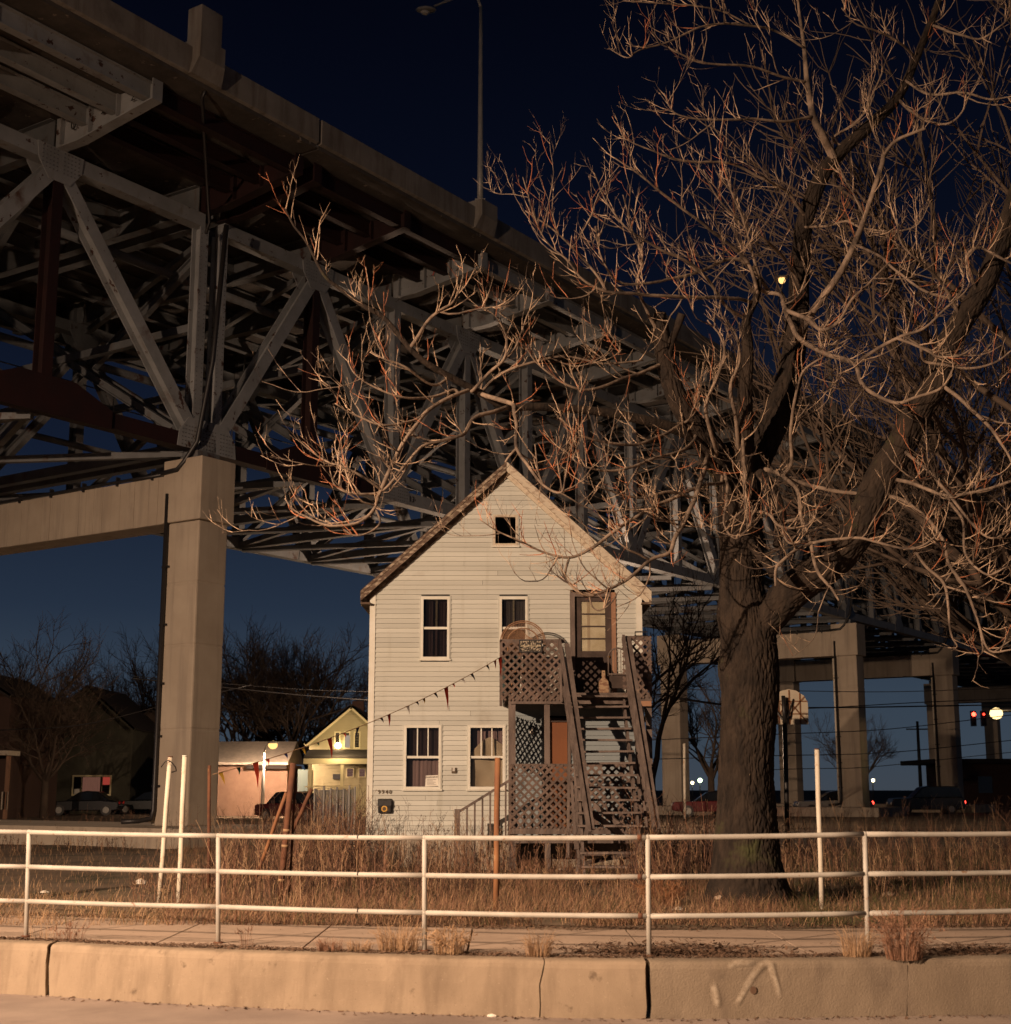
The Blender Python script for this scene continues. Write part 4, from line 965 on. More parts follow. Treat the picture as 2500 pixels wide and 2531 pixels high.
tr = [(1853, 2262, 116), (1853, 2235, 106), (1850, 2190, 90), (1847, 2120, 76), (1846, 2000, 66), (1845, 1900, 62), (1850, 1800, 63), (1856, 1700, 66), (1853, 1600, 63), (1843, 1520, 60), (1833, 1440, 50), (1831, 1300, 50), (1825, 1200, 53), (1816, 1135, 56), (1812, 1100, 40)]
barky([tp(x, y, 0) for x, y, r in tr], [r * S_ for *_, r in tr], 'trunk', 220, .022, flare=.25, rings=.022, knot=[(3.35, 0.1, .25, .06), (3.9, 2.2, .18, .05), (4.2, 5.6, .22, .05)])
def limb(pts, nm='limb', m='bark', nr=40, amp=.014): return barky([tp(x, y, d) for x, y, d, r in pts], [r * S_ * .86 for *_, r in pts], nm, nr, amp, m, None, .025)
LIMBS = {
 'D': [(1868, 1560, -.1, 44), (1900, 1525, -.2, 46), (1972, 1450, -.4, 46), (2066, 1382, -.6, 44), (2129, 1298, -.8, 42), (2176, 1188, -.9, 42), (2223, 1110, -1.0, 38), (2270, 1020, -1.1, 35), (2318, 942, -1.2, 33), (2351, 836, -1.3, 30), (2426, 721, -1.4, 27), (2484, 576, -1.5, 25), (2540, 400, -1.5, 22), (2610, 180, -1.5, 16), (2660, -60, -1.5, 9)],
 'A': [(1845, 1190, .1, 40), (1880, 1110, .3, 42), (1915, 1040, .5, 40), (1940, 980, .6, 38), (1962, 880, .7, 33), (1974, 760, .8, 30), (1978, 660, .8, 27), (1990, 548, .9, 25), (2028, 444, .9, 23), (2074, 380, 1.0, 20), (2149, 311, 1.0, 17), (2219, 242, 1.1, 14), (2265, 144, 1.2, 12), (2322, 0, 1.3, 10), (2350, -120, 1.3, 7)],
 'Cc': [(1800, 1180, -.1, 40), (1765, 1120, -.4, 37), (1715, 1050, -.7, 30), (1672, 980, -.9, 27), (1648, 900, -1.0, 25), (1636, 830, -1.1, 22), (1631, 775, -1.1, 17)],
 'Bb': [(1835, 1170, -.2, 26), (1843, 1080, -.4, 24), (1842, 980, -.5, 20), (1848, 870, -.6, 16), (1846, 790, -.6, 12), (1868, 740, -.6, 10), (1878, 690, -.7, 8)],
 'U': [(1735, 1085, -.5, 19), (1640, 1050, -.9, 15), (1500, 1020, -1.2, 12), (1355, 1006, -1.5, 11), (1250, 1003, -1.7, 10), (1187, 971, -1.9, 9.5), (1119, 935, -2.1, 9), (1056, 898, -2.3, 8), (1014, 861, -2.4, 7), (952, 788, -2.5, 6), (899, 756, -2.6, 6), (841, 714, -2.6, 5), (800, 678, -2.7, 4), (758, 599, -2.7, 3), (726, 557, -2.7, 2.6), (705, 515, -2.7, 2)],
 'E': [(1962, 850, .6, 12), (2010, 770, .2, 11), (2074, 680, 0, 10), (2112, 605, -.1, 9), (2138, 536, -.1, 7.5), (2178, 415, -.2, 7), (2187, 380, -.2, 6), (2220, 345, -.2, 5), (2288, 317, -.3, 4)],
 'A2': [(2062, 395, .9, 14), (2051, 369, .9, 13), (2034, 335, .7, 12), (2011, 288, .6, 10), (1996, 205, .5, 8), (1988, 115, .4, 6), (1975, 20, .4, 4), (1970, -60, .4, 3)],
 'D2': [(2262, 1040, -1.1, 20), (2283, 1000, -.9, 20), (2300, 930, -.7, 14), (2297, 905, -.6, 6)],
}
for k, p in LIMBS.items(): limb(p, 'limb', 'bark' if k not in ('A2', 'E') else 'branch', 120 if p[0][3] > 24 else 30, .020 if p[0][3] > 24 else .005)
limb([(1838, 1330, -.25, 12), (1858, 1345, -.7, 14), (1882, 1375, -1.0, 12), (1905, 1408, -1.2, 11), (1912, 1425, -1.25, 10)], 'broken_stub', 'bark', 18, .006)
limb([(1655, 860, -1.1, 11), (1672, 815, -1.3, 10), (1686, 775, -1.4, 12)], 'broken_stub', 'bark', 14, .004)
limb([(1880, 1170, -.3, 14), (1915, 1220, -.8, 14), (1935, 1290, -1.0, 12), (1918, 1350, -1.1, 9)], 'broken_stub', 'bark', 16, .006)
# hand-laid branches (photo column, row, depth offset, radius in photo pixels)
BR = [
 [(1861, 749, -.6, 8), (1804, 735, -1.0, 8), (1688, 735, -1.5, 7.5), (1573, 726, -1.9, 7), (1500, 722, -2.1, 6), (1440, 690, -2.3, 5), (1400, 640, -2.4, 4), (1345, 590, -2.5, 3), (1318, 520, -2.6, 2.6), (1292, 437, -2.6, 2)],
 [(1500, 722, -2.1, 6), (1470, 670, -2.2, 5), (1405, 600, -2.4, 4), (1360, 560, -2.5, 3.4), (1300, 520, -2.6, 2.4)],
 [(1901, 720, -.5, 9), (1826, 640, -.8, 8), (1734, 668, -1.1, 7), (1650, 690, -1.4, 6), (1540, 700, -1.7, 5), (1490, 640, -1.9, 4), (1470, 560, -2, 3)],
 [(1990, 530, .8, 9), (1940, 470, .4, 8), (1890, 444, .2, 7), (1803, 403, -.1, 6), (1688, 398, -.5, 5), (1573, 357, -.8, 3), (1530, 335, -.9, 2)],
 [(2011, 288, .6, 8), (1947, 300, .3, 7), (1861, 294, 0, 6), (1746, 294, -.4, 4.5), (1671, 282, -.6, 3.4), (1640, 230, -.7, 2)],
 [(1996, 205, .5, 7), (1940, 190, .3, 6), (1860, 165, 0, 5.5), (1740, 156, -.4, 4.5), (1660, 121, -.6, 3.4), (1640, 90, -.7, 2)],
 [(1990, 120, .4, 6), (1930, 80, .2, 5.5), (1861, 63, 0, 5), (1746, 63, -.4, 4.5), (1648, 104, -.7, 4), (1579, 124, -.9, 3.2), (1550, 141, -1, 2.6), (1505, 118, -1, 2)],
 [(1861, 63, 0, 4), (1760, 20, -.3, 3.6), (1650, 10, -.6, 3), (1540, 0, -.8, 2.2)],
 [(1930, 732, -.7, 8), (1950, 765, -1.0, 9), (2000, 790, -1.3, 9), (2030, 815, -1.4, 8), (2070, 800, -1.6, 7), (2105, 740, -1.8, 6), (2150, 700, -2, 4.5), (2205, 640, -2.1, 3)],
 [(1950, 790, -.6, 11), (1985, 845, -1.0, 11), (2050, 875, -1.5, 10), (2115, 900, -1.9, 9), (2130, 945, -2.1, 8.5), (2160, 975, -2.2, 8), (2215, 996, -2.4, 7), (2262, 985, -2.6, 6), (2330, 955, -2.8, 5), (2360, 905, -2.9, 3.2)],
 [(2115, 900, -1.9, 7), (2165, 865, -2.1, 7.5), (2225, 832, -2.3, 7), (2280, 815, -2.5, 5.5), (2335, 765, -2.7, 4.5), (2385, 720, -2.8, 3), (2402, 680, -2.8, 2)],
 [(2222, 835, -2.3, 6), (2290, 865, -2.5, 5.5), (2320, 882, -2.6, 5), (2370, 880, -2.7, 4), (2420, 845, -2.8, 2.5)],
 [(2290, 895, -2.2, 6), (2350, 905, -2.4, 6), (2400, 912, -2.6, 5), (2460, 895, -2.8, 4), (2500, 865, -2.9, 3)],
 [(1877, 1157, .0, 11), (1945, 1178, -.4, 10), (2024, 1204, -.6, 9), (2129, 1222, -.8, 8)],
 [(1935, 1175, -.5, 9), (1972, 1215, -1.0, 8.5), (1982, 1280, -1.2, 8.5), (2004, 1345, -1.4, 8), (2024, 1413, -1.5, 7), (2055, 1455, -1.6, 5.5), (2074, 1484, -1.7, 4)],
 [(2010, 1340, -1.4, 6), (1972, 1356, -1.5, 7), (1935, 1385, -1.6, 6.5), (1919, 1405, -1.6, 6), (1920, 1450, -1.6, 5)],
 [(2006, 1342, -1.4, 6), (2050, 1335, -1.6, 6), (2118, 1330, -1.9, 5.5), (2181, 1345, -2.1, 5), (2260, 1356, -2.3, 4.5), (2307, 1330, -2.4, 3.4), (2330, 1290, -2.5, 2.4)],
 [(2240, 1240, -1.2, 8), (2300, 1290, -1.7, 7.5), (2333, 1340, -2.0, 7), (2349, 1398, -2.2, 6.5), (2391, 1461, -2.4, 6), (2412, 1518, -2.5, 5), (2433, 1602, -2.6, 4), (2420, 1622, -2.7, 3)],
 [(2400, 1480, -2.4, 5), (2425, 1560, -2.6, 4.5), (2450, 1610, -2.7, 4), (2500, 1605, -2.9, 3)],
 [(2260, 1356, -2.2, 6), (2290, 1400, -2.2, 6), (2330, 1440, -2.2, 6), (2345, 1500, -2.2, 5), (2350, 1570, -2.2, 4), (2365, 1600, -2.2, 3)],
 [(1790, 1190, -.4, 8), (1740, 1200, -.9, 8), (1696, 1217, -1.2, 8), (1620, 1250, -1.5, 8), (1565, 1284, -1.7, 7.5), (1509, 1318, -1.8, 7), (1465, 1354, -1.9, 6.5), (1407, 1379, -2, 5.5), (1340, 1363, -2.1, 4.2), (1286, 1336, -2.2, 3.5), (1229, 1314, -2.2, 2.8), (1184, 1283, -2.2, 2)],
 [(1407, 1379, -2, 5), (1399, 1410, -2.1, 5), (1402, 1435, -2.1, 5), (1432, 1462, -2.2, 5), (1470, 1470, -2.2, 4)],
 [(1752, 1120, -.4, 10), (1738, 1170, -1.2, 10), (1720, 1230, -1.6, 10), (1696, 1285, -1.8, 9.5), (1670, 1330, -1.9, 9), (1652, 1367, -2, 8), (1607, 1385, -2.1, 7), (1540, 1439, -2.2, 6), (1496, 1461, -2.3, 5.5), (1442, 1470, -2.3, 4.5), (1398, 1430, -2.3, 3.5), (1384, 1395, -2.3, 2.5)],
 [(1455, 1475, -2.3, 3.4), (1462, 1500, -2.3, 3.2), (1480, 1508, -2.3, 3), (1510, 1490, -2.3, 2.6), (1530, 1462, -2.3, 2)],
 [(1607, 1385, -2.1, 5), (1580, 1370, -2.2, 4.5), (1548, 1355, -2.3, 4), (1520, 1330, -2.3, 3), (1505, 1300, -2.3, 2)],
 [(1014, 861, -2.4, 8), (1056, 793, -2.6, 6.5), (1090, 765, -2.7, 5.5), (1114, 751, -2.7, 4.5), (1135, 720, -2.8, 3.4), (1145, 683, -2.8, 2.4)],
 [(1187, 971, -1.9, 9), (1230, 985, -2.1, 9.5), (1266, 997, -2.3, 9), (1270, 1020, -2.4, 8), (1276, 1050, -2.4, 7), (1279, 1107, -2.5, 6.5), (1303, 1149, -2.6, 6), (1345, 1197, -2.7, 5), (1386, 1217, -2.8, 4), (1397, 1180, -2.8, 2.8), (1408, 1120, -2.8, 2)],
 [(1279, 1107, -2.5, 5), (1262, 1125, -2.5, 4.5), (1250, 1142, -2.5, 4)],
 [(1345, 1197, -2.7, 3.6), (1330, 1160, -2.7, 3.2), (1322, 1100, -2.8, 2.4)],
 [(1390, 1217, -2.8, 3), (1382, 1150, -2.8, 2.6), (1375, 1080, -2.8, 2)],
 [(1260, 1005, -1.8, 9), (1219, 1018, -2.1, 8.5), (1172, 1034, -2.3, 8), (1150, 1070, -2.4, 7), (1135, 1078, -2.5, 6.5), (1083, 1092, -2.6, 6), (1041, 1102, -2.7, 6), (1010, 1140, -2.8, 5.5), (983, 1176, -2.9, 5), (941, 1217, -2.9, 5), (880, 1220, -3.0, 4), (830, 1200, -3.0, 3), (815, 1165, -3.0, 2)],
 [(1156, 966, -2.0, 8), (1093, 992, -2.3, 8), (1046, 1029, -2.5, 8), (1004, 1081, -2.7, 8), (983, 1123, -2.8, 8), (962, 1170, -2.9, 8), (941, 1217, -2.9, 7.5), (925, 1259, -3.0, 6.5), (883, 1291, -3.1, 5.5), (820, 1301, -3.2, 4.5), (763, 1280, -3.2, 3.6), (726, 1259, -3.2, 3), (705, 1233, -3.2, 2)],
 [(930, 1262, -3.0, 4.5), (938, 1292, -3.0, 4), (912, 1315, -3.0, 3.6), (880, 1325, -3.1, 3), (850, 1310, -3.1, 2)],
 [(1046, 1029, -2.5, 5), (1000, 1045, -2.7, 5), (936, 1050, -2.9, 4.5), (873, 1024, -3.0, 3.5), (831, 997, -3.1, 2.2)],
 [(945, 1212, -2.9, 5), (873, 1165, -3.1, 4.5), (805, 1139, -3.2, 3.5), (768, 1113, -3.2, 3), (745, 1092, -3.2, 2)],
 [(1100, 940, -2.1, 6), (1067, 950, -2.3, 5.5), (993, 903, -2.6, 4.5), (946, 887, -2.7, 3.2), (915, 870, -2.7, 2)],
 [(1120, 965, -2.1, 6), (1060, 985, -2.4, 5.5), (993, 982, -2.7, 4.5), (925, 956, -2.8, 3.5), (878, 924, -2.9, 2.6), (857, 887, -2.9, 2)],
 [(1170, 965, -2.0, 7), (1210, 920, -2.1, 6.5), (1245, 890, -2.2, 5.5), (1255, 840, -2.3, 4), (1230, 790, -2.4, 3), (1195, 760, -2.4, 2.2)],
 [(1245, 890, -2.2, 5), (1275, 860, -2.2, 4), (1300, 790, -2.3, 3), (1320, 745, -2.3, 2)],
 [(1187, 975, -1.8, 7), (1230, 930, -1.6, 6), (1300, 900, -1.6, 5.5), (1400, 880, -1.5, 5), (1500, 900, -1.4, 4), (1590, 890, -1.3, 3.5)],
 [(1640, 900, -1.0, 8), (1560, 930, -1.4, 7), (1470, 960, -1.7, 6), (1400, 950, -1.9, 5), (1330, 900, -2.0, 3.5), (1300, 860, -2.1, 2.4)],
 [(1700, 1040, -.8, 8), (1640, 1075, -1.3, 7), (1560, 1100, -1.7, 6), (1480, 1090, -2.0, 5), (1420, 1060, -2.2, 3.5), (1385, 1030, -2.3, 2.4)],
 [(1720, 1080, -.8, 8), (1690, 1110, -1.4, 7), (1600, 1140, -1.9, 6), (1520, 1165, -2.2, 5), (1440, 1150, -2.4, 3.4), (1390, 1110, -2.4, 2.2)],
 [(1720, 1230, -1.5, 6), (1660, 1215, -1.8, 5.5), (1580, 1230, -2.0, 5), (1500, 1210, -2.3, 3.6), (1440, 1195, -2.4, 2.4)],
 [(1636, 830, -1.1, 8), (1600, 770, -1.3, 7), (1575, 700, -1.5, 6), (1590, 640, -1.6, 4.5), (1560, 560, -1.8, 3.4), (1540, 480, -1.9, 2.4)],
 [(1846, 790, -.6, 8), (1800, 760, -.9, 7.5), (1750, 690, -1.3, 7), (1690, 640, -1.6, 6), (1620, 610, -1.9, 5), (1560, 570, -2.1, 4), (1500, 500, -2.3, 3), (1470, 430, -2.4, 2.2)],
 [(1870, 720, -.7, 8), (1850, 650, -.9, 8), (1800, 600, -1.2, 7), (1720, 540, -1.6, 6), (1640, 480, -1.9, 5), (1580, 430, -2.1, 3.6), (1520, 390, -2.2, 2.4)],
 [(1878, 690, -.7, 7), (1860, 620, -.9, 6), (1835, 540, -1.1, 5), (1810, 470, -1.3, 4), (1790, 420, -1.3, 3)],
 [(1975, 700, .6, 7), (1940, 640, .2, 6.5), (1900, 600, -.2, 6), (1840, 560, -.5, 5), (1770, 480, -.9, 4), (1740, 420, -1.0, 3)],
 [(1985, 560, .8, 7), (2040, 560, .5, 6), (2090, 545, .2, 5.5), (2140, 565, -.1, 5), (2220, 570, -.4, 4), (2270, 555, -.6, 3), (2300, 500, -.7, 2)],
 [(2138, 536, -.1, 5), (2110, 480, -.2, 4.5), (2080, 420, -.3, 3.4), (2060, 380, -.3, 2.2)],
 [(2187, 380, -.2, 5), (2165, 340, -.2, 4.5), (2150, 290, -.3, 3.4), (2155, 240, -.3, 2.4)],
 [(2090, 365, 1.0, 7), (2060, 340, .9, 6), (2120, 300, .8, 6), (2160, 230, .7, 4.5), (2190, 150, .6, 3)],
 [(2219, 242, 1.1, 8), (2260, 280, .7, 7), (2300, 300, .3, 6), (2350, 305, 0, 5), (2385, 270, -.2, 3.4), (2390, 230, -.2, 2.2)],
 [(2240, 200, 1.1, 7), (2300, 235, .6, 6), (2380, 230, .3, 5.5), (2450, 245, 0, 4.5), (2500, 240, -.2, 3)],
 [(2265, 144, 1.2, 7), (2230, 110, .8, 6), (2180, 80, .5, 5), (2120, 60, .2, 3.5), (2080, 20, 0, 2.2)],
 [(2300, 60, 1.3, 7), (2360, 80, .9, 6), (2420, 95, .5, 5), (2480, 60, .2, 3.4), (2510, 20, .1, 2.2)],
 [(2110, 605, -.1, 6), (2170, 630, -.5, 6), (2230, 680, -.9, 5.5), (2290, 720, -1.2, 6), (2350, 740, -1.3, 7)],
 [(2380, 790, -1.35, 8), (2330, 700, -1.7, 6), (2280, 650, -2.0, 5), (2230, 600, -2.2, 4), (2220, 540, -2.3, 2.6)],
 [(2420, 735, -1.4, 9), (2390, 640, -1.8, 7), (2420, 610, -2.0, 6), (2480, 640, -2.2, 5), (2520, 660, -2.3, 4)],
 [(2318, 942, -1.2, 9), (2390, 1000, -1.6, 8), (2450, 1060, -1.9, 7), (2490, 1120, -2.1, 5), (2510, 1180, -2.2, 4)],
 [(2190, 1180, -.9, 9), (2270, 1200, -1.4, 8), (2340, 1225, -1.8, 7), (2420, 1215, -2.1, 6), (2500, 1190, -2.4, 5)],
 [(2223, 1110, -1.0, 8), (2280, 1150, -1.6, 7), (2330, 1200, -2.0, 6), (2400, 1290, -2.3, 5), (2450, 1330, -2.5, 4), (2500, 1310, -2.6, 3)],
 [(2340, 1225, -1.8, 6), (2380, 1290, -2.1, 5.5), (2390, 1370, -2.3, 5), (2440, 1420, -2.5, 4), (2490, 1400, -2.6, 3)],
 [(1790, 1160, -.6, 7), (1800, 1230, -1.2, 7), (1790, 1290, -1.4, 5), (1815, 1330, -1.5, 4.5), (1850, 1300, -1.6, 3.5), (1862, 1250, -1.6, 2.2)],
 [(1838, 1090, -.8, 8), (1838, 1150, -1.2, 8), (1843, 1220, -1.3, 7), (1850, 1290, -1.4, 5), (1840, 1250, -1.5, 3)],
 [(1850, 1262, -1.2, 6), (1900, 1270, -1.4, 6), (1930, 1300, -1.5, 5.5), (1990, 1300, -1.6, 4), (2020, 1270, -1.7, 2.6)],
 [(1940, 1290, -1.1, 7), (1932, 1300, -1.3, 5), (1950, 1340, -1.4, 4.5), (1990, 1335, -1.5, 3)],
 [(1960, 1140, -.6, 8), (1955, 1060, -.8, 7.5), (1965, 990, -1, 6.5), (1985, 920, -1.1, 5), (2040, 880, -1.2, 4)],
 [(1825, 1110, -.6, 9), (1822, 1040, -.9, 9), (1805, 960, -1.1, 8), (1828, 890, -1.2, 7), (1820, 830, -1.3, 5), (1790, 780, -1.4, 3.4)],
 [(1770, 1120, -.6, 9), (1755, 1060, -1.0, 9), (1745, 1000, -1.2, 8), (1770, 940, -1.3, 7), (1790, 880, -1.4, 6), (1780, 830, -1.5, 4), (1750, 790, -1.6, 3)],
]
brm = MB(); tw = MB(); sh = MB()
def shoot(p, d, L, r, lev, rnd, young, trop=.11):
    n = max(3, min(9, int(L / .075))); pts, rad = [p.copy()], [r]; q = p.copy(); d = d.normalized(); stp = L / n; kids = []
    zig = V((rnd.uniform(-1, 1), rnd.uniform(-1, 1), rnd.uniform(-.6, .6)))
    for k in range(n):
        d = (d + V((0, 0, trop)) + zig * (.14 if k % 2 else -.14) + V((rnd.gauss(0, .09), rnd.gauss(0, .09), rnd.gauss(0, .07)))).normalized()
        q = q + d * stp; pts.append(q.copy()); f = 1 - (k + 1) / n
        rad.append(r * (.34 + .66 * f)); kids.append((q.copy(), d.copy(), f))
    (sh if young else tw).tube(pts, rad, 4 if r > .006 else 3, caps=False)
    # blunt bud at the tip
    if lev >= 1: (sh if young else tw).tube([pts[-1], pts[-1] + d * .022, pts[-1] + d * .045], [rad[-1] * 1.35, rad[-1] * 1.2, .0008], 3, caps=False)
    return kids
def sprout(pts, rad, rnd, dens=1.0, young_p=.25):
    L = sum((pts[i + 1] - pts[i]).length for i in range(len(pts) - 1)); n = int(L * 6.6 * dens); N = len(pts) - 1
    for _ in range(n):
        t = rnd.uniform(.12, 1) ** .85; i = min(N - 1, int(t * N)); p = pts[i].lerp(pts[i + 1], t * N - i); d = (pts[i + 1] - pts[i]).normalized()
        r0 = rad[i]
        side = V((rnd.gauss(0, 1), rnd.gauss(0, .8), rnd.gauss(.25, .8))); side = (side - d * side.dot(d)); side.normalize()
        dirn = d * rnd.uniform(.35, 1.0) + side * rnd.uniform(.4, .9) + V((0, 0, .35))
        L1 = rnd.uniform(.16, .58) * (1.5 if rnd.random() < .2 else 1); r1 = min(r0 * .8, rnd.uniform(.0055, .0090)); yg = rnd.random() < young_p
        ks = shoot(p, dirn, L1, r1, 1, rnd, yg)
        for (q, dd, f) in ks:
            if rnd.random() < .40:
                s2 = V((rnd.gauss(0, 1), rnd.gauss(0, 1), rnd.gauss(.3, .8))); s2 = (s2 - dd * s2.dot(dd)).normalized()
                k2 = shoot(q, dd * .7 + s2 * .7, rnd.uniform(.06, .26), r1 * .62, 2, rnd, yg or rnd.random() < young_p * .5, .14)
                for (q3, d3, f3) in k2:
                    if rnd.random() < .16:
                        s3 = V((rnd.gauss(0, 1), rnd.gauss(0, 1), rnd.gauss(.3, 1))); shoot(q3, d3 * .7 + s3.normalized() * .7, rnd.uniform(.04, .11), 0.003, 3, rnd, False, .1)
trnd = random.Random(77)
ANCH = [p for k in LIMBS for p in catmull([tp(x, y, d) for x, y, d, r in LIMBS[k]], 10)] + catmull([tp(x, y, 0) for x, y, r in tr[8:]], 10)
for bi, br in enumerate(BR):
    cp = [tp(x, y, d) for x, y, d, r in br]; rr_ = [r for *_, r in br]
    near = min(ANCH, key=lambda a: (a - cp[0]).length)
    if .03 < (near - cp[0]).length < 1.6: cp = [near.copy()] + cp; rr_ = [rr_[0] * 1.15] + rr_
    pts = catmull(cp, 5); rad = [v.x * S_ * .56 for v in catmull([V((r, 0, 0)) for r in rr_], 5)]
    ANCH += pts
    pts = [p + V((noise.noise(p * 2.5), noise.noise(p * 2.5 + V((9, 0, 0))), noise.noise(p * 2.5 + V((0, 9, 0))))) * .022 for p in pts]
    q = MB().tube(pts, rad, 9); q.build('branch', G['branch'], tree)
    left = br[-1][0] < 1750 and br[-1][1] > 400
    sprout(pts, rad, trnd, .95, .22 if left else .11)
    Lb = sum((pts[i + 1] - pts[i]).length for i in range(len(pts) - 1))
    for _ in range(int(Lb * 1.1)):        # secondary branches, outward then lifting at the tip
        i = trnd.randrange(int(len(pts) * .2), len(pts) - 1); d = (pts[i] - pts[i - 1]).normalized()
        side = V((trnd.gauss(0, 1), trnd.gauss(0, .9), trnd.gauss(-.05, .7))); side = (side - d * side.dot(d)).normalized()
        dd = (d * trnd.uniform(.4, .9) + side * .9).normalized(); q = pts[i].copy(); pp, rr = [q.copy()], []
        Ls = trnd.uniform(.55, 1.35); n = 9; r0 = min(rad[i] * .75, trnd.uniform(.009, .0145))
        for k in range(n):
            dd = (dd + V((trnd.gauss(0, .13), trnd.gauss(0, .13), trnd.gauss(.07 + .10 * k / n, .10)))).normalized(); q = q + dd * (Ls / n); pp.append(q.copy())
        rr = [r0 * (1 - .62 * k / n) for k in range(n + 1)]
        brm.tube(pp, rr, 6, caps=False); sprout(pp, rr, trnd, .8, .20 if left else .10)
for k, p in LIMBS.items():
    pts = catmull([tp(x, y, d) for x, y, d, r in p], 4); rad = [v.x * S_ for v in catmull([V((r, 0, 0)) for *_, r in p], 4)]
    if k in ('U',): sprout(pts[18:], rad[18:], trnd, .9, .2)
    elif k in ('A2', 'E'): sprout(pts, rad, trnd, .9, .2)
    elif k in ('A',): sprout(pts[20:], rad[20:], trnd, .7, .2)
    elif k == 'D': sprout(pts[34:], rad[34:], trnd, .35, .2)
tag(brm.build('small_branches', G['branch'], tree), kind='stuff'); tag(tw.build('twigs', G['twig'], tree), kind='stuff'); tag(sh.build('young_shoots', G['shoot'], tree), kind='stuff')
# ------------------------------------------------------------------ background houses, cars, trees, lamps, wires
BY = 92.0
G['olive'] = mat('dark_olive_siding', (.075, .072, .05), .9, (.055, .05, .036), 1.5); G['yellowhouse'] = mat('yellow_siding', (.36, .315, .185), .8, (.30, .26, .15), 1)
G['yellowtrim'] = mat('cream_trim', (.55, .48, .28), .7); G['bgroof'] = mat('dark_roof', (.04, .032, .028), .95); G['brick'] = mat('dark_brick', (.10, .055, .042), .95, (.07, .04, .032), 6)
G['pinkwall'] = mat('peach_stucco', (.32, .20, .14), .9, (.26, .16, .11), 2); G['whiteroof'] = mat('pale_metal_roof', (.55, .47, .38), .5, (.42, .36, .3), 4)
G['litpink'] = emission('lit_curtain_pink', (.50, .22, .15), .26); G['litred'] = emission('lit_curtain_red', (.75, .10, .07), .38); G['litwarm'] = emission('lit_window_warm', (1.0, .55, .22), 1.1)
G['litpale'] = emission('lit_curtain_pale', (.9, .72, .55), .42); G['litdim'] = emission('dim_curtain', (.45, .24, .18), .28)
def gable_house(name, px0, px1, apex_px, apex_py, eave_py, Y, wall, label, depth=10, trimm='yellowtrim'):
    z0, ze, zr = 0.0, at(px0, eave_py, Y).z, at(apex_px, apex_py, Y).z
    x0, x1, xm = at(px0, 1950, Y).x, at(px1, 1950, Y).x, at(apex_px, 1850, Y).x
    r = empty(name, ((x0 + x1) / 2, Y, 0), label, 'house')
    # courses of siding as stepped boards, then body behind
    MB().prism([(x0, Y, -.2), (x1, Y, -.2), (x1, Y, ze), (xm, Y, zr), (x0, Y, ze)], (0, depth, 0)).build('wall', wall, r)
    q = MB(); z = .3
    while z < zr - .3:
        a = x0 if z < ze else x0 + (z - ze) / (zr - ze) * (xm - x0); c = x1 if z < ze else x1 - (z - ze) / (zr - ze) * (x1 - xm)
        q.box(a, c, Y - .03, Y - .002, z, z + .012); z += .16
    tag(q.build('siding_shadow_lines', wall, r), kind='stuff')
    for xa, s in ((x0, -1), (x1, 1)):
        d = V((xm - xa, 0, zr - ze)); e = V((xa, 0, ze)) - d * .07
        MB().bar((e.x, Y + depth / 2 - .25, e.z + .10), (xm, Y + depth / 2 - .25, zr + .10), depth + .5, .12, V((-d.z, 0, d.x)) if s < 0 else V((d.z, 0, -d.x)) * -1).build('roof_plane', G['bgroof'], r)
        MB().bar((e.x, Y - .47, e.z + .02), (xm, Y - .47, zr + .02), .06, .24, (0, 0, 1)).build('rake_board', G[trimm], r)
    return r
def bgwin(r, px0, py0, px1, py1, Y, fm, pane, fr=.09, yo=.06):
    a, c = at(px0, py1, Y), at(px1, py0, Y); w = empty('window', (0, 0, 0)); w.parent = r; del w['base']; y = Y - yo
    q = MB(); q.box(a.x, c.x, y, y + yo, c.z - fr, c.z); q.box(a.x, c.x, y, y + yo, a.z, a.z + fr); q.box(a.x, a.x + fr, y, y + yo, a.z + fr, c.z - fr); q.box(c.x - fr, c.x, y, y + yo, a.z + fr, c.z - fr); q.build('frame', G[fm], w)
    MB().box(a.x + fr, c.x - fr, y + .03, y + .05, a.z + fr, c.z - fr).build('pane', G[pane], w); return w
# olive gable house with a lit picture window
oh = gable_house('olive_house', 92, 322, 212, 1700, 1800, BY, G['olive'], 'dark olive gabled house with a curtained picture window behind the parked cars', 9, 'olive')
w = bgwin(oh, 177, 1916, 277, 1967, BY, 'yellowtrim', 'glassdark', .10)
def panel(px0, py0, px1, py1, Y, m, nm, parent):
    a, c = at(px0, py1, Y), at(px1, py0, Y); return MB().box(a.x, c.x, Y - .12, Y - .085, a.z, c.z).build(nm, G[m], parent)
G['acunit'] = mat('ac_unit', (.45, .43, .38), .6)
q = MB(); a, c = at(204, 1962, BY), at(250, 1921, BY)
for i in range(14): q.box(a.x + (c.x - a.x) * i / 14, a.x + (c.x - a.x) * (i + .8) / 14, BY - .10 - .02 * (i % 2), BY - .08, a.z, c.z)
q.build('curtain', G['litpink'], w); panel(255, 1921, 273, 1940, BY, 'litred', 'red_curtain', w); panel(184, 1950, 198, 1963, BY, 'acunit', 'air_conditioner', w)
for px in (201, 252): panel(px, 1920, px + 3, 1963, BY, 'yellowtrim', 'mullion', w)
panel(88, 1917, 127, 1990, BY - .5, 'yellowtrim', 'side_door', oh).data.materials[0] = mat('pale_green_door', (.16, .17, .12), .8)
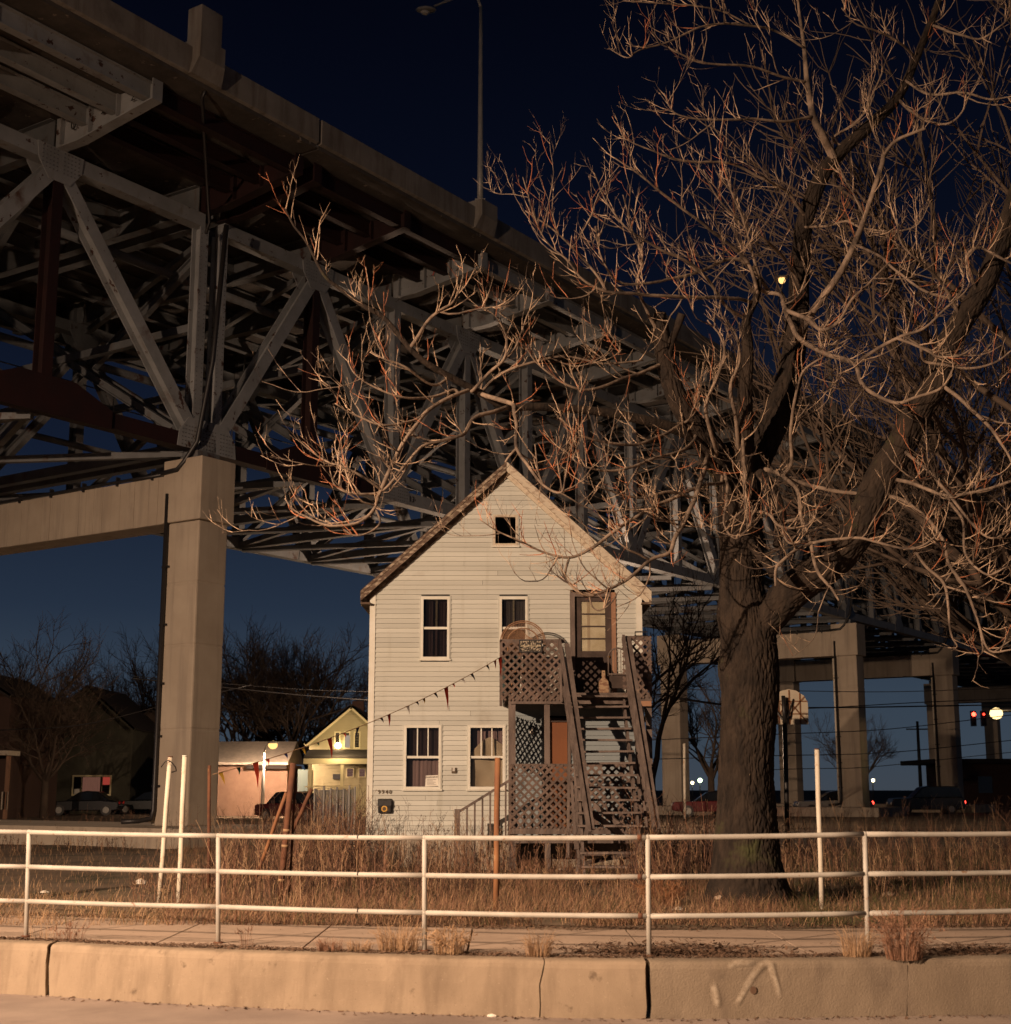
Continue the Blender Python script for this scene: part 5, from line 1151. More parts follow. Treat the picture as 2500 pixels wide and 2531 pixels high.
# brown house further on, half behind the pier
bh = gable_house('brown_house', 308, 440, 372, 1752, 1800, BY + 8, mat('brown_siding', (.065, .046, .036), .9), 'dark brown house with small lit windows half hidden by the near pier', 9, 'bgroof')
for i, (a, b_, c, d, m) in enumerate(((332, 1922, 341, 1950, 'litwarm'), (347, 1916, 354, 1950, 'litdim'), (372, 1918, 390, 1948, 'litdim'), (337, 1808, 343, 1838, 'litpale'), (352, 1832, 358, 1854, 'litwarm'), (363, 1838, 368, 1856, 'litpale'))): bgwin(bh, a, b_, c, d, BY + 8, 'bgroof', m, .05)
# house at the left edge with a porch
lh = gable_house('edge_house', -170, 12, -80, 1660, 1720, BY - 14, mat('red_brown_siding', (.075, .045, .035), .9), 'brown house cut off by the picture edge, with a pale porch post', 9, 'bgroof')
a = at(14, 1862, BY - 15); MB().box(at(-60, 1862, BY - 15).x, at(36, 1862, BY - 15).x, BY - 16, BY - 14.1, a.z - .12, a.z + .12).build('porch_roof', G['rakepaint'], lh)
x = at(20, 1900, BY - 15.5).x; MB().box(x - .09, x + .09, BY - 15.6, BY - 15.4, 0, a.z - .13).build('porch_post', G['frameorange'], lh)
for px in (8, 14, 20): x = at(px, 1950, BY - 15.5).x; MB().box(x - .03, x + .03, BY - 15.6, BY - 15.5, .5, 1.4).build('baluster', G['rakepaint'], lh)
# yellow house
YY = 84.0
yh = gable_house('yellow_house', 762, 968, 869, 1749, 1838, YY, G['yellowhouse'], 'yellow gabled house with a porch seen just beside the clapboard house', 10)
for a_, b_ in ((826, 843), (850, 867), (874, 892)): bgwin(yh, a_, 1808, b_, 1851, YY, 'yellowtrim', 'glassdark', .08)
panel(853, 1818, 866, 1848, YY, 'litpale', 'lit_curtain', yh)
b0, b1 = at(764, 1890, YY), at(968, 1866, YY)
MB().prism([(b0.x, YY - 2.2, b0.z + .30), (b0.x, YY - 2.2, b0.z + .42), (b0.x, YY - .1, b1.z + .30), (b0.x, YY - .1, b1.z)], (b1.x - b0.x, 0, 0)).build('porch_roof', G['bgroof'], yh)
MB().box(b0.x, b1.x, YY - 2.3, YY - 2.1, b0.z, b0.z + .29).build('porch_beam', G['yellowtrim'], yh)
for px in (766, 846, 925): x = at(px, 1920, YY - 2.2).x; MB().box(x - .09, x + .09, YY - 2.28, YY - 2.12, 0, b0.z - .002).build('porch_post', G['yellowtrim'], yh)
MB().box(at(788, 1, YY).x, at(818, 1, YY).x, YY - .1, YY - .03, .5, at(800, 1902, YY).z).build('door', mat('teal_door', (.10, .13, .12), .7), yh)
for a_, b_ in ((856, 876), (886, 905)): bgwin(yh, a_, 1898, b_, 1922, YY, 'yellowtrim', 'litdim', .06)
p = at(833, 1920, YY); MB().box(p.x - .22, p.x + .22, YY - .12, YY - .03, p.z - .15, p.z + .15).build('letterbox', G['black'], yh)
q = MB()
for k in range(26): x = at(816 + 4.4 * k, 1960, YY - 2.3).x; q.box(x - .015, x + .015, YY - 2.32, YY - 2.29, .4, at(900, 1944, YY - 2.3).z)
tag(q.build('balusters', G['yellowtrim'], yh), kind='stuff'); MB().box(at(816, 1, YY).x, at(925, 1, YY).x, YY - 2.34, YY - 2.27, at(900, 1946, YY - 2.3).z, at(900, 1943, YY - 2.3).z).build('porch_rail', G['yellowtrim'], yh)
c = at(885, 1745, YY + 4); MB().box(c.x - .35, c.x + .35, YY + 4, YY + 4.7, 4, c.z + .3).build('chimney', G['brick'], yh)
# peach outbuilding with the lamp in front
GY = 86.0
x0, x1 = at(578, 1, GY).x, at(764, 1, GY).x; gz = at(650, 1890, GY).z; gr = at(650, 1850, GY).z
pg = empty('peach_outbuilding', ((x0 + x1) / 2, GY, 0), 'low peach stucco outbuilding with pale roof glowing under a street lamp', 'outbuilding')
MB().box(x0, x1, GY, GY + 6, -.2, gz).build('wall', G['pinkwall'], pg)
MB().prism([(x0 - .6, GY - .5, gz - .02), (x0 - .6, GY - .5, gz + .12), (x0 - .6, GY + 3, gr + .5), (x0 - .6, GY + 6.5, gz + .1)], (x1 - x0 + .7, 0, 0)).build('roof', G['whiteroof'], pg)
MB().box(at(600, 1, GY).x, at(650, 1, GY).x, GY - .04, GY + .0, 0, gz - .5).build('garage_door', G['pinkwall'], pg)
MB().box(at(675, 1, GY).x, at(764, 1, GY).x, GY - .45, GY - .02, gz - .25, gz - .05).build('gutter', G['bgroof'], pg)
hp = at(675, 1838, GY - 4); lamp3 = cobra((hp.x - .5, GY - 3.9, 0), hp, 'glowing orange street lamp in front of the peach outbuilding', G['lampglow'], 'street lamps on the ground', .3)
spot('lamp_light', hp - V((0, 0, .3)), hp + V((0, 2.2, -4)), 5200, radians(165), .6, SODIUM, lamp3, .15)
p = at(935 - 65, 1848, YY - 3); hp2 = at(872 - 500 * 0, 1848, YY - 3)
wl2 = empty('porch_lamp', at(836, 1843, YY - .2), 'bright globe lamp on the front of the yellow house', 'lamp')
MB().ball(at(836, 1843, YY - .25), .17, 12, 8).build('globe', emission('globe_glow', (1.0, .72, .38), 26), wl2); e = at(836, 1843, YY - .12); MB().box(e.x - .08, e.x + .08, YY - .12, YY - .03, e.z - .08, e.z + .08).build('bracket', G['black'], wl2)
L = bpy.data.lights.new('globe_light', 'POINT'); L.energy = 260; L.color = (1, .74, .40); L.shadow_soft_size = .2; o = bpy.data.objects.new('globe_light', L); C.objects.link(o); o.location = at(836, 1846, YY - 2.6); o.parent = wl2
# street lamp and traffic light by the far piers on the right
RYY = 84.0
h4 = at(2463, 1757, RYY); lamp4 = cobra((h4.x + 3.4, RYY + .3, 0), h4, 'brilliant yellow street lamp near the far piers', G['lampglow2'], 'street lamps on the ground', .42)
spot('lamp_light', h4 - V((0, 0, .3)), h4 + V((-.5, -.3, -4)), 15000, radians(176), .3, (1, .72, .36), lamp4, .2)
h5 = V((1.2, 62.0, 7.6)); helper_lamp = cobra((2.6, 61.5, 0), h5, 'unseen street lamp added behind the clapboard house to light the far piers', G['lampglow'], 'street lamps on the ground')  # added lamp, hidden by the house, lifts far piers and truss underside
L = bpy.data.lights.new('lamp_light', 'POINT'); L.energy = 6500; L.color = SODIUM; L.shadow_soft_size = .2; o = bpy.data.objects.new('lamp_light', L); C.objects.link(o); o.location = h5 - V((0, 0, .35)); o.parent = helper_lamp
TYY = 118.0
tl = empty('traffic_light', at(2405, 1990, TYY), 'traffic signal showing red beside the far street lamp', 'traffic light')
b0 = at(2418, 1, TYY); tx = b0.x; zt = at(2405, 1766, TYY).z
MB().tube([(tx, TYY, 0), (tx, TYY, zt + .6)], .12, 8).build('pole', G['black'], tl)
for px in (2405, 2430):
    c = at(px, 1766, TYY); MB().box(c.x - .2, c.x + .2, TYY - .25, TYY + .05, c.z - .95, c.z + .28).build('signal_head', G['black'], tl)
    MB().ball((c.x, TYY - .27, c.z), .17 if px == 2405 else .1, 10, 6).build('red_lens', emission('red_signal', (1, .04, .02), 14 if px == 2405 else 5), tl)
    for k in (1, 2): MB().ball((c.x, TYY - .25, c.z - .36 * k), .11, 8, 5).build('dark_lens', G['glassdark'], tl)
# flat brick building
FY = 125.0
fx0, fx1 = at(2262, 1, FY).x, at(2620, 1, FY).x; fz = at(2300, 1876, FY).z
fb = empty('brick_building', ((fx0 + fx1) / 2, FY, 0), 'low flat-roofed dark brick building behind the far piers', 'building')
MB().box(fx0, fx1, FY, FY + 10, -.1, fz - .4).build('wall', G['brick'], fb); MB().box(fx0 - 2.2, fx1, FY - 1.0, FY + 10.5, fz - .399, fz).build('roof', G['bgroof'], fb)
for k in range(4): x = fx0 + 1.5 + k * 3.2; MB().box(x, x + 1.2, FY - .05, FY - .005, 1.2, 2.6).build('window', G['glassdark'], fb)
# far specks of light
for i, (px, py, Y, s, colr, lab) in enumerate(((1712, 1935, 150, .16, (1, .8, .4), 'small yellow light low behind the tree trunk'), (1731, 1929, 150, .22, (.75, 1, .6), 'small greenish light low behind the tree trunk'), (2159, 1929, 140, .16, (1, .85, .5), 'small pale light on a dark post between the far columns'))):
    p = at(px, py, Y); r = empty('far_lamp', (p.x, Y, 0), lab, 'lamp'); MB().ball(p, s, 8, 6).build('globe', emission('far_glow', colr, 9), r); MB().tube([(p.x, Y + .2, 0), (p.x, Y + .2, p.z)], .05, 6).build('post', G['black'], r)
# utility pole and wires
UY = 140.0; p = at(2268, 1783, UY); up_ = empty('utility_pole', (p.x, UY, 0), 'dark utility pole with crossarm between the far columns', 'utility pole')
MB().tube([(p.x, UY, 0), (p.x, UY, p.z)], [.2, .13], 8).build('pole', G['black'], up_); MB().bar((p.x - 1.1, UY, p.z - .75), (p.x + 1.1, UY, p.z - .75), .12, .12).build('crossarm', G['black'], up_)
WIRES = [((1590, 1712), (1900, 1748), (2520, 1742), 60, .03), ((1590, 1716), (1900, 1752), (2300, 1735), 61, .02), ((1920, 1707), (2200, 1710), (2520, 1700), 75, .02), ((1920, 1815), (2200, 1802), (2520, 1765), 75, .022), ((1920, 1868), (2200, 1860), (2520, 1828), 75, .022),
         ((2000, 1900), (2150, 1896), (2400, 1870), 80, .02), ((0, 1805), (200, 1792), (400, 1745), 55, .022), ((560, 1700), (740, 1718), (915, 1731), 60, .03), ((560, 1690), (740, 1704), (915, 1710), 62, .015)]
for i, (a, c, d, Y, r_) in enumerate(WIRES):
    A_, C_, D_ = at(*a, Y), at(*c, Y + 2), at(*d, Y + 4); pts = catmull([A_ - (C_ - A_) * 1.2, A_, C_, D_, D_ + (D_ - C_) * 1.2], 6)
    lab = ['thick overhead cable crossing in front of the far piers', 'cable strung just under the thick one behind the house', 'topmost thin overhead wire across the far columns', 'overhead wire crossing the far columns at hoop height', 'overhead wire sloping below the hoop across the far columns', 'lowest overhead wire across the far columns', 'dark overhead cable across the olive house', 'dark cable running from the near pier to the clapboard house', 'thin wire just above the cable beside the clapboard house'][i]
    o = MB().tube(pts, r_, 5).build('overhead_wire', G['black'], None); tag(o, lab, 'wire', 'overhead wires')
# cars
def car(px, Y, yaw, paint, label, suv=False, tail=False, head=False, L=4.5):
    p = at(px, 2000, Y); r = empty('parked_car' if not tail else 'moving_car', (p.x, Y, 0), label, 'car', 'cars beyond the lot')
    M4 = Matrix.Translation((p.x, Y, 0)) @ Matrix.Rotation(yaw, 4, 'Z')
    T = lambda q: [M4 @ V(v) for v in q]
    w = .86; h = 1.72 if suv else 1.42; hb = 1.0 if suv else .86
    prof = [(-L / 2, .35), (-L / 2 - .03, .62), (-L / 2 + .1, hb - .04), (-.95, hb), (1.0 if not suv else 2.0, hb + .03), (L / 2 - .05, hb - .06), (L / 2, .55), (L / 2 - .06, .33), (1.75, .28), (-1.8, .28)]
    def loft(b, prof, ws, name, m):
        vs = []; n = len(prof)
        for wy, sc_ in ws: vs += T([(x * sc_, wy, z) for x, z in prof])
        fs = [(i * n + k, i * n + (k + 1) % n, (i + 1) * n + (k + 1) % n, (i + 1) * n + k) for i in range(len(ws) - 1) for k in range(n)] + [tuple(reversed(range(n))), tuple((len(ws) - 1) * n + k for k in range(n))]
        o = MB().add(vs, fs).build(name, m, r); b_ = o.modifiers.new('bevel', 'BEVEL'); b_.width = .05; b_.segments = 2; b_.limit_method = 'ANGLE'; return o
    loft(None, prof, [(-w, .985), (-w + .08, 1), (w - .08, 1), (w, .985)], 'body', paint)
    if suv: cab = [(-1.0, hb - .02), (-.35, h - .08), (.2, h), (1.85, h - .02), (2.12, hb + .02)]
    else: cab = [(-1.05, hb - .02), (-.3, h - .07), (.15, h), (.85, h - .03), (1.55, hb + .0)]
    loft(None, cab, [(-w + .10, .99), (-w + .22, 1), (w - .22, 1), (w - .10, .99)], 'cabin', G['glassdark2'])
    top = [(x, z + .012) for x, z in cab[1:-1]]; q = MB(); vs = T([(x, y, z) for x, z in top for y in (-w + .2, w - .2)]); q.add(vs, [(2 * i, 2 * i + 2, 2 * i + 3, 2 * i + 1) for i in range(len(top) - 1)]); q.build('roof', paint, r)
    for x in (-1.38, 1.36):
        for sy in (-1, 1):
            c = M4 @ V((x, sy * (w - .09), .32)); ax = (M4.to_3x3() @ V((0, sy, 0))); q = MB().tube([c - ax * .1, c + ax * .1], .32, 18); wh = q.build('wheel', G['black'], r)
            MB().tube([c + ax * .101, c + ax * .115], .19, 14).build('rim', G['lampmetal'], wh)
    for sy in (-.62, .62):
        c = M4 @ V((-L / 2 - .0, sy, .66)); MB().ball(c, .11, 8, 5, (.6, 1.3, .8)).build('headlight', G['headglow'] if head and sy < 0 else G['lens'], r)
        c = M4 @ V((L / 2 - .01, sy, .74)); MB().ball(c, .12, 8, 5, (.5, 1.4, .9)).build('tail_light', G['tailglow'] if tail else G['taillens'], r)
    return r
G['glassdark2'] = mat('car_glass', (.01, .011, .013), .08, spec=.6); G['tailglow'] = emission('tail_glow', (1, .05, .03), 7); G['taillens'] = mat('tail_lens', (.25, .015, .012), .2); G['headglow'] = emission('glint', (1, .72, .35), 6)
pk = lambda n, c, **k: mat('car_paint_' + n, c, .22, spec=.6, **k)
car(212, 88, pi * .02, pk('black', (.012, .012, .014)), 'black hatchback parked in front of the picture window', head=True, L=4.2)
car(262, 97, 0.0, pk('grey', (.12, .12, .13)), 'grey sport utility car behind the black hatchback', suv=True, L=4.7)
car(372, 92, .05, pk('darkgreen', (.012, .016, .014)), 'dark sedan whose far end disappears behind the near pier')
car(22, 96, .1, pk('white', (.5, .49, .46)), 'white car nose showing beside the edge house porch')
car(628, 90, pi, pk('navy', (.015, .02, .045)), 'dark blue sedan parked before the peach outbuilding')
car(740, 70, pi * .5 + .9, pk('maroon', (.09, .015, .012)), 'dark red car partly behind the slatted fence panel')
car(1760, 84, -.08, pk('wine', (.12, .02, .02)), 'red-lit car passing low behind the tree trunk', tail=True)
car(2060, 88, -.06, pk('silver', (.22, .21, .2)), 'silver car with red tail lights passing the pier column', tail=True)
car(2290, 92, -.05, pk('darkcar', (.03, .03, .032)), 'dark car with red tail lights passing the farther pier', tail=True, suv=True)
# bare background trees
def bgtree(px, base_py, Y, H, spread, seed, label, nb=9, fine=900, m='bgtwig', lean=0, trunk_r=None):
    rnd = random.Random(seed); p0 = at(px, base_py, Y); p0.z = 0
    r = empty('background_tree', p0, label, 'tree', 'bare trees in the background'); tr_r = trunk_r or H * .022
    hz0 = H * .28; q = MB(); tops = p0 + V((lean, 0, hz0))
    q.tube([p0 - V((0, 0, .1)), p0 + V((lean * .3, 0, hz0 * .5)), tops], [tr_r * 1.25, tr_r, tr_r * .9], 9); q.build('trunk', G[m], r)
    lm, fm = MB(), MB(); tips = []
    def grow(p, d, L, rad, lev):
        n = 5; pts, q_ = [p.copy()], p.copy()
        for k in range(n):
            d = (d + V((rnd.gauss(0, .13), rnd.gauss(0, .13), rnd.gauss(.05, .1)))).normalized(); q_ = q_ + d * (L / n); pts.append(q_.copy())
        (lm if rad > .025 else fm).tube(pts, [rad * (1 - .45 * k / n) for k in range(n + 1)], 5 if rad > .03 else 3, caps=False)
        if lev <= 0: return
        for k in range(3 if lev > 1 else 6):
            i = rnd.randrange(2, n + 1); s = V((rnd.gauss(0, 1), rnd.gauss(0, 1), rnd.gauss(.1, .6))); s = (s - d * s.dot(d)).normalized()
            grow(pts[i], d * .8 + s * rnd.uniform(.4, .9), L * rnd.uniform(.5, .75), max(.006, rad * .55), lev - 1)
        grow(q_, d, L * .7, max(.006, rad * .55), lev - 1)
    for k in range(nb):
        a = 2 * pi * k / nb + rnd.uniform(-.3, .3); d = V((cos(a) * spread, sin(a) * spread, rnd.uniform(.6, 1.2))).normalized()
        grow(p0.lerp(tops, rnd.uniform(.65, 1)), d, H * rnd.uniform(.24, .36), tr_r * .5, 4)
    tag(lm.build('branches', G[m], r), kind='stuff'); tag(fm.build('twigs', G[m], r), kind='stuff')
bgtree(690, 1990, 100, 13.2, .9, 1, 'broad dark bare tree rising behind the peach outbuilding', 13)
bgtree(760, 1990, 106, 12.4, 1.0, 31, 'bare tree with a round crown beside the clapboard house', 11)
bgtree(590, 1990, 108, 12.5, 1.0, 2, 'dark bare tree right beside the near pier shaft', 10)
bgtree(370, 1990, 112, 13.0, 1.0, 3, 'dense bare tree rising over the brown house roof', 12)
bgtree(108, 2003, 80, 8.8, .8, 4, 'forked bare tree in front of the olive house', 7)
bgtree(250, 1995, 108, 9.8, .9, 33, 'bare tree behind the olive house roof', 8)
bgtree(-30, 1990, 84, 11.0, 1.1, 5, 'bare tree leaning in over the edge house', 9)
bgtree(1760, 1985, 95, 10.2, .6, 6, 'slender bare tree between the far columns, beside the big trunk', 7)
bgtree(2130, 1985, 105, 7.0, .6, 7, 'small bare tree between two far columns', 6)
bgtree(1606, 2010, 40.5, 7.5, .22, 8, 'dark leaning bare tree standing behind the house corner', 3, trunk_r=.20)
bgtree(2720, 2150, 27, 15.5, 1.0, 21, 'fine-twigged bare tree reaching in over the picture edge above the railing', 7, trunk_r=.26)
# second big tree at the right, darker and finer
bgtree(2640, 2050, 36, 15.5, .95, 12, 'fine-twigged bare tree crowding the picture edge beyond the big tree', 13, trunk_r=.3)

# ------------------------------------------------------------------ posts, hoop, fence
def pole(name, a, c, r, m, label, cat='post', group=None, cap=None, extra=None):
    a, c = V(a), V(c); e = empty(name, a, label, cat, group)
    MB().tube([a - (c - a).normalized() * .1, a.lerp(c, .33) + V((.004, 0, 0)), a.lerp(c, .66) - V((.003, 0, 0)), c], r, 12).build('shaft', G[m], e)
    if cap: MB().tube([c + (c - a).normalized() * .001, c + (c - a).normalized() * .015], r * 1.06, 12).build('cap', G[cap], e)
    return e
e = pole('white_post', gp(393, 2232), at(421, 1872, gp(393, 2232).y), .034, 'whitepost', 'leaning white post with rusty base and wire loop before the pier', cap='rust')
c = at(418, 1900, gp(393, 2232).y); MB().tube([c + V((-.10 + .2 * k / 12, -.045 - .03 * sin(k / 12 * pi), .02 + .09 * sin(k / 12 * pi) - .0 * k)) for k in range(13)] + [c + V((.10, .03, -.03)), c + V((.0, .05, -.06))], .008, 5).build('wire_loop', G['black'], e)
e = pole('white_post', gp(441, 2242), at(457, 1870, gp(441, 2242).y), .034, 'whitepost', 'straighter white channel post beside the leaning one', cap='trim')
pole('rusty_post', V((A0.x - .01, A0.y + .03, 0)), at(518, 1892, A0.y + .03), .026, 'rust', 'slim rusty post holding the end of the pennant string')
Yp = gp(690, 2236).y
e = pole('rusty_post', gp(690, 2236), at(725, 1886, Yp), .043, 'rust', 'thick dark rusty post leaning, with pale bands wound round it')
for f in (.16, .40, .51): c = gp(690, 2236).lerp(at(725, 1886, Yp), f); MB().tube([c, c + V((.003, 0, .035))], .049, 12).build('band', G['straw'], e)
pole('rusty_pipe', gp(699, 2236) + V((.06, .12, 0)), at(733, 1900, Yp + .12), .016, 'rust', 'thin rusty rod standing against the thick rusty post', 'pipe')
pole('rusty_pipe', at(640, 2150, Yp + .3), at(708, 1960, Yp + .1), .026, 'rustlight', 'peeling rusty pipe leaning across to the thick post', 'pipe')
pole('rusty_pipe', at(730, 2040, Yp + 2), at(771, 1950, Yp + 2), .03, 'rust', 'dark pipe leaning away behind the thick rusty post', 'pipe')
pole('rusty_post', gp(1226, 2247), at(1231, 1873, gp(1226, 2247).y), .040, 'rustlight', 'rust-streaked brown post in front of the lower right window')
pole('white_post', gp(2032, 2240), at(2020, 1853, gp(2032, 2240).y), .034, 'whitepost', 'thin white post standing alone beside the big tree', cap='rust')
pole('marker_post', V((at(1692, 1960, 78).x, 78, 0)), at(1692, 1838, 78), .07, 'whitepost', 'slim lit marker post against the far pier column')
# basketball hoop seen from behind
HYb = 36.0; bx0, bx1 = at(1908, 1745, HYb).x, at(2003, 1745, HYb).x; bz0, bz1 = at(1950, 1790, HYb).z, at(1950, 1702, HYb).z; bc_ = (bx0 + bx1) / 2
hoop = empty('basketball_hoop', (at(1940, 2040, HYb).x, HYb, 0), 'basketball hoop on a dark pole, its fan backboard seen from behind', 'basketball hoop')
prof = [(-.47, 0), (.47, 0), (.49, .06), (.49, .50), (.40, .68), (.2, .80), (0, .84), (-.2, .80), (-.40, .68), (-.49, .50), (-.49, .06)]
G['backboard'] = mat('pale_backboard', (.58, .50, .38), .7, (.50, .43, .32), 3)
MB().prism([(bc_ + x * (bx1 - bx0), HYb + .2, bz0 + z * (bz1 - bz0) / .84) for x, z in prof], (0, .04, 0)).build('backboard', G['backboard'], hoop)
def bbp(x, z): return V((bc_ + x * (bx1 - bx0), HYb + .185, bz0 + z * (bz1 - bz0) / .84))
for a, c in (((-.48, .25), (.48, .25)), ((-.48, .55), (.48, .55)), ((-.28, .02), (-.28, .74)), ((.28, .02), (.28, .74)), ((0, .02), (0, .82)), ((-.45, .05), (0, .55)), ((.45, .05), (0, .55)), ((0, .25), (.40, .66)), ((0, .25), (-.40, .66))): MB().bar(bbp(*a), bbp(*c), .025, .025).build('rib', G['rustlight'], hoop)
px_ = at(1941, 1800, HYb).x
MB().tube([(at(1946, 2060, HYb).x, HYb, 0), (px_, HYb, at(1941, 1790, HYb).z)], .058, 10).build('pole', G['black'], hoop); MB().tube([(px_, HYb, at(1941, 1792, HYb).z), (px_ - .01, HYb + .02, at(1941, 1720, HYb).z)], .048, 10).build('upper_pole', G['black'], hoop)
for a, c in (((1935, 1780), (1905, 1735)), ((1948, 1775), (1962, 1728)), ((1935, 1785), (1955, 1770))): MB().bar(at(*a, HYb + .02), at(*c, HYb + .17), .03, .03).build('brace', G['black'], hoop)
rc = V((bc_, HYb + .24 + .30, bz0 + .12)); MB().tube([rc + V((.225 * cos(2 * pi * k / 20), .225 * sin(2 * pi * k / 20), 0)) for k in range(21)], .009, 6).build('rim', G['rust'], hoop)
# slatted chain-link panel left of the house
FYp = 33.0; fn = empty('slatted_fence_panel', (at(830, 2060, FYp).x, FYp, 0), 'grey slatted chain-link fence panel standing beside the house corner', 'fence')
G['slat'] = mat('grey_fence_slat', (.13, .125, .125), .7, (.09, .085, .085), 3); G['galv'] = mat('galvanised_post', (.34, .32, .29), .5, (.26, .25, .23), 4)
zt = at(820, 1948, FYp).z
for i, px in enumerate((777, 800, 817, 833, 849, 863, 877)): x = at(px, 2000, FYp).x; MB().tube([(x, FYp, -.1), (x, FYp, zt + rng.uniform(-.04, .06))], .022, 8).build('post', G['galv'], fn)
x0, x1 = at(779, 2000, FYp).x, at(877, 2000, FYp).x; n = 30
for k in range(n): x = x0 + (x1 - x0) * (k + .5) / n; MB().box(x - .011, x + .011, FYp + .026, FYp + .034, .02, zt - .03 + rng.uniform(-.015, .015)).build('slat', G['slat'], fn)
for z in (.15, zt * .5, zt - .06): MB().tube([(x0, FYp + .04, z), (x1, FYp + .04, z)], .008, 5).build('tension_wire', G['galv'], fn)
# ------------------------------------------------------------------ vegetation
vr = random.Random(5)
def yard_pt(px0, px1, Y0, Y1):
    Y = vr.uniform(Y0, Y1); px = vr.uniform(px0, px1); return at(px, 2100, Y).x, Y
grass = {'straw': MB(), 'weed': MB(), 'green': MB()}
def blade(b, x, y, z, h, lean, w):
    a = vr.uniform(0, 2 * pi); dx, dy = cos(a), sin(a); l = h * lean
    b.v += [(x - dy * w, y + dx * w, z), (x + dy * w, y - dx * w, z), (x + dx * l * .35 + dy * w * .7, y + dy * l * .35 - dx * w * .7, z + h * .6), (x + dx * l * .35 - dy * w * .7, y + dy * l * .35 + dx * w * .7, z + h * .6), (x + dx * l, y + dy * l, z + h)]
    o = len(b.v) - 5; b.f += [(o, o + 1, o + 2, o + 3), (o + 3, o + 2, o + 4)]; b.sm += [False, False]
for _ in range(90000):
    Y = 17.3 + 21 * vr.random() ** 1.5; px = vr.uniform(-120, 2620); x = at(px, 2100, Y).x
    if XL - .2 < x < XR + .2 and Y > HY - .1: continue
    pn = noise.noise(V((x * .45, Y * .45, 3))); left = px < 420 + 40 * pn
    if left and Y > 22 + 2 * pn: 
        if vr.random() < .8: continue
    if left and vr.random() < .3: continue
    if noise.noise(V((x * 1.1, Y * .8, 6))) + .4 * noise.noise(V((x * 3.5, Y * 2.5, 2))) < vr.uniform(-.6, .15): continue
    k = 'green' if (px > 1950 and pn > -.1 and vr.random() < .6) or vr.random() < .10 else ('straw' if (left or vr.random() < .36) else 'weed')
    blade(grass[k], x, Y, gh(x, Y), vr.uniform(.05, .30) * (.7 if left else 1), vr.uniform(.3, 1.9), vr.uniform(.0016, .004))
G['grass_kind'] = None
for k, nm in (('straw', 'dry_grass'), ('weed', 'brown_grass'), ('green', 'green_grass')):
    tag(grass[k].build(nm, G[k]), {'straw': 'pale dry grass over the yard behind the pavement', 'weed': 'brown dead grass over the yard', 'green': 'patches of green winter grass under the tree'}[k], 'grass', kind='stuff')
# tall dead weeds
wd, wd2, wd3 = MB(), MB(), MB()
def weed(x, y, h, big):
    z = gh(x, y); q_ = vr.random(); b = wd2 if q_ < .22 else (wd3 if q_ < .62 else wd); d = V((vr.gauss(0, .13), vr.gauss(0, .13), 1)).normalized(); p = V((x, y, z - .02)); n = 5; r = vr.uniform(.0035, .0065) * (1.2 if big else 1); pts = [p.copy()]
    for k in range(n): d = (d + V((vr.gauss(0, .08), vr.gauss(0, .08), 0))).normalized(); p = p + d * (h / n); pts.append(p.copy())
    b.tube(pts, [r * (1 - .6 * k / n) for k in range(n + 1)], 3, caps=False)
    for _ in range(vr.randrange(3, 9)):
        k = vr.uniform(.25, 1) * n; i = min(n - 1, int(k)); q = pts[i].lerp(pts[i + 1], k - i); a = vr.uniform(0, 2 * pi); L = vr.uniform(.06, .28) * (h / 1.1)
        e = q + V((cos(a) * L * .6, sin(a) * L * .6, L * vr.uniform(.4, 1))); m_ = q.lerp(e, .5) + V((0, 0, -.01)); b.tube([q, m_, e], [r * .5, r * .42, r * .3], 3, caps=False)
        for __ in range(vr.randrange(0, 4)): t = q.lerp(e, vr.uniform(.4, 1)); o = V((vr.gauss(0, .02), vr.gauss(0, .02), vr.uniform(.005, .03))); b.tube([t, t + o], [r * .7, .001], 3, caps=False)
def strip(n, px0, px1, Y0, Y1, h0, h1, big=False):
    for _ in range(n):
        x, y = yard_pt(px0, px1, Y0, Y1)
        if XL - .1 < x < XR + .1 and y > PY + .0 and not (y < HY - .1 and x < .0): continue
        if noise.noise(V((x * .8, y * .5, 7))) + .35 * noise.noise(V((x * 2.6, y * 2, 3))) < vr.uniform(-.45, .25): continue
        if SX0 < x < SX1 and 25 < y < 29: continue
        if (V((x, y)) - V((at(1853, 2235, TY).x, TY))).length < .6: continue
        weed(x, y, vr.uniform(h0, h1) * vr.uniform(.75, 1.05), big)
strip(1000, 540, 960, 19.5, 33, .4, 1.2, True); strip(420, 640, 900, 24, 33, .9, 1.6, True); strip(1100, 900, 1640, 20.5, 29.6, .3, .85); strip(420, 900, 1640, 26.5, 29.8, .7, 1.3)
strip(520, 1560, 1790, 21, 33, .6, 1.5, True); strip(1000, 1900, 2620, 21.5, 36, .35, .95); strip(800, 1640, 2620, 32, 60, .6, 1.4); strip(180, 330, 560, 19.5, 24, .2, .65); strip(240, -60, 420, 37, 40, .15, .6); strip(160, 40, 420, 44, 60, .4, 1.0); strip(500, 420, 900, 34, 60, .5, 1.3)
tag(wd3.build('dark_brush', G['brush']), 'dark red-brown brushwood tangled among the weeds', 'brush', kind='stuff'); tag(wd.build('tall_dead_weeds', G['weed']), 'thicket of tall reddish dead weeds round the house and tree', 'weeds', kind='stuff'); tag(wd2.build('pale_dead_stalks', G['weed2']), 'pale dry stalks standing among the dead weeds', 'weeds', kind='stuff')
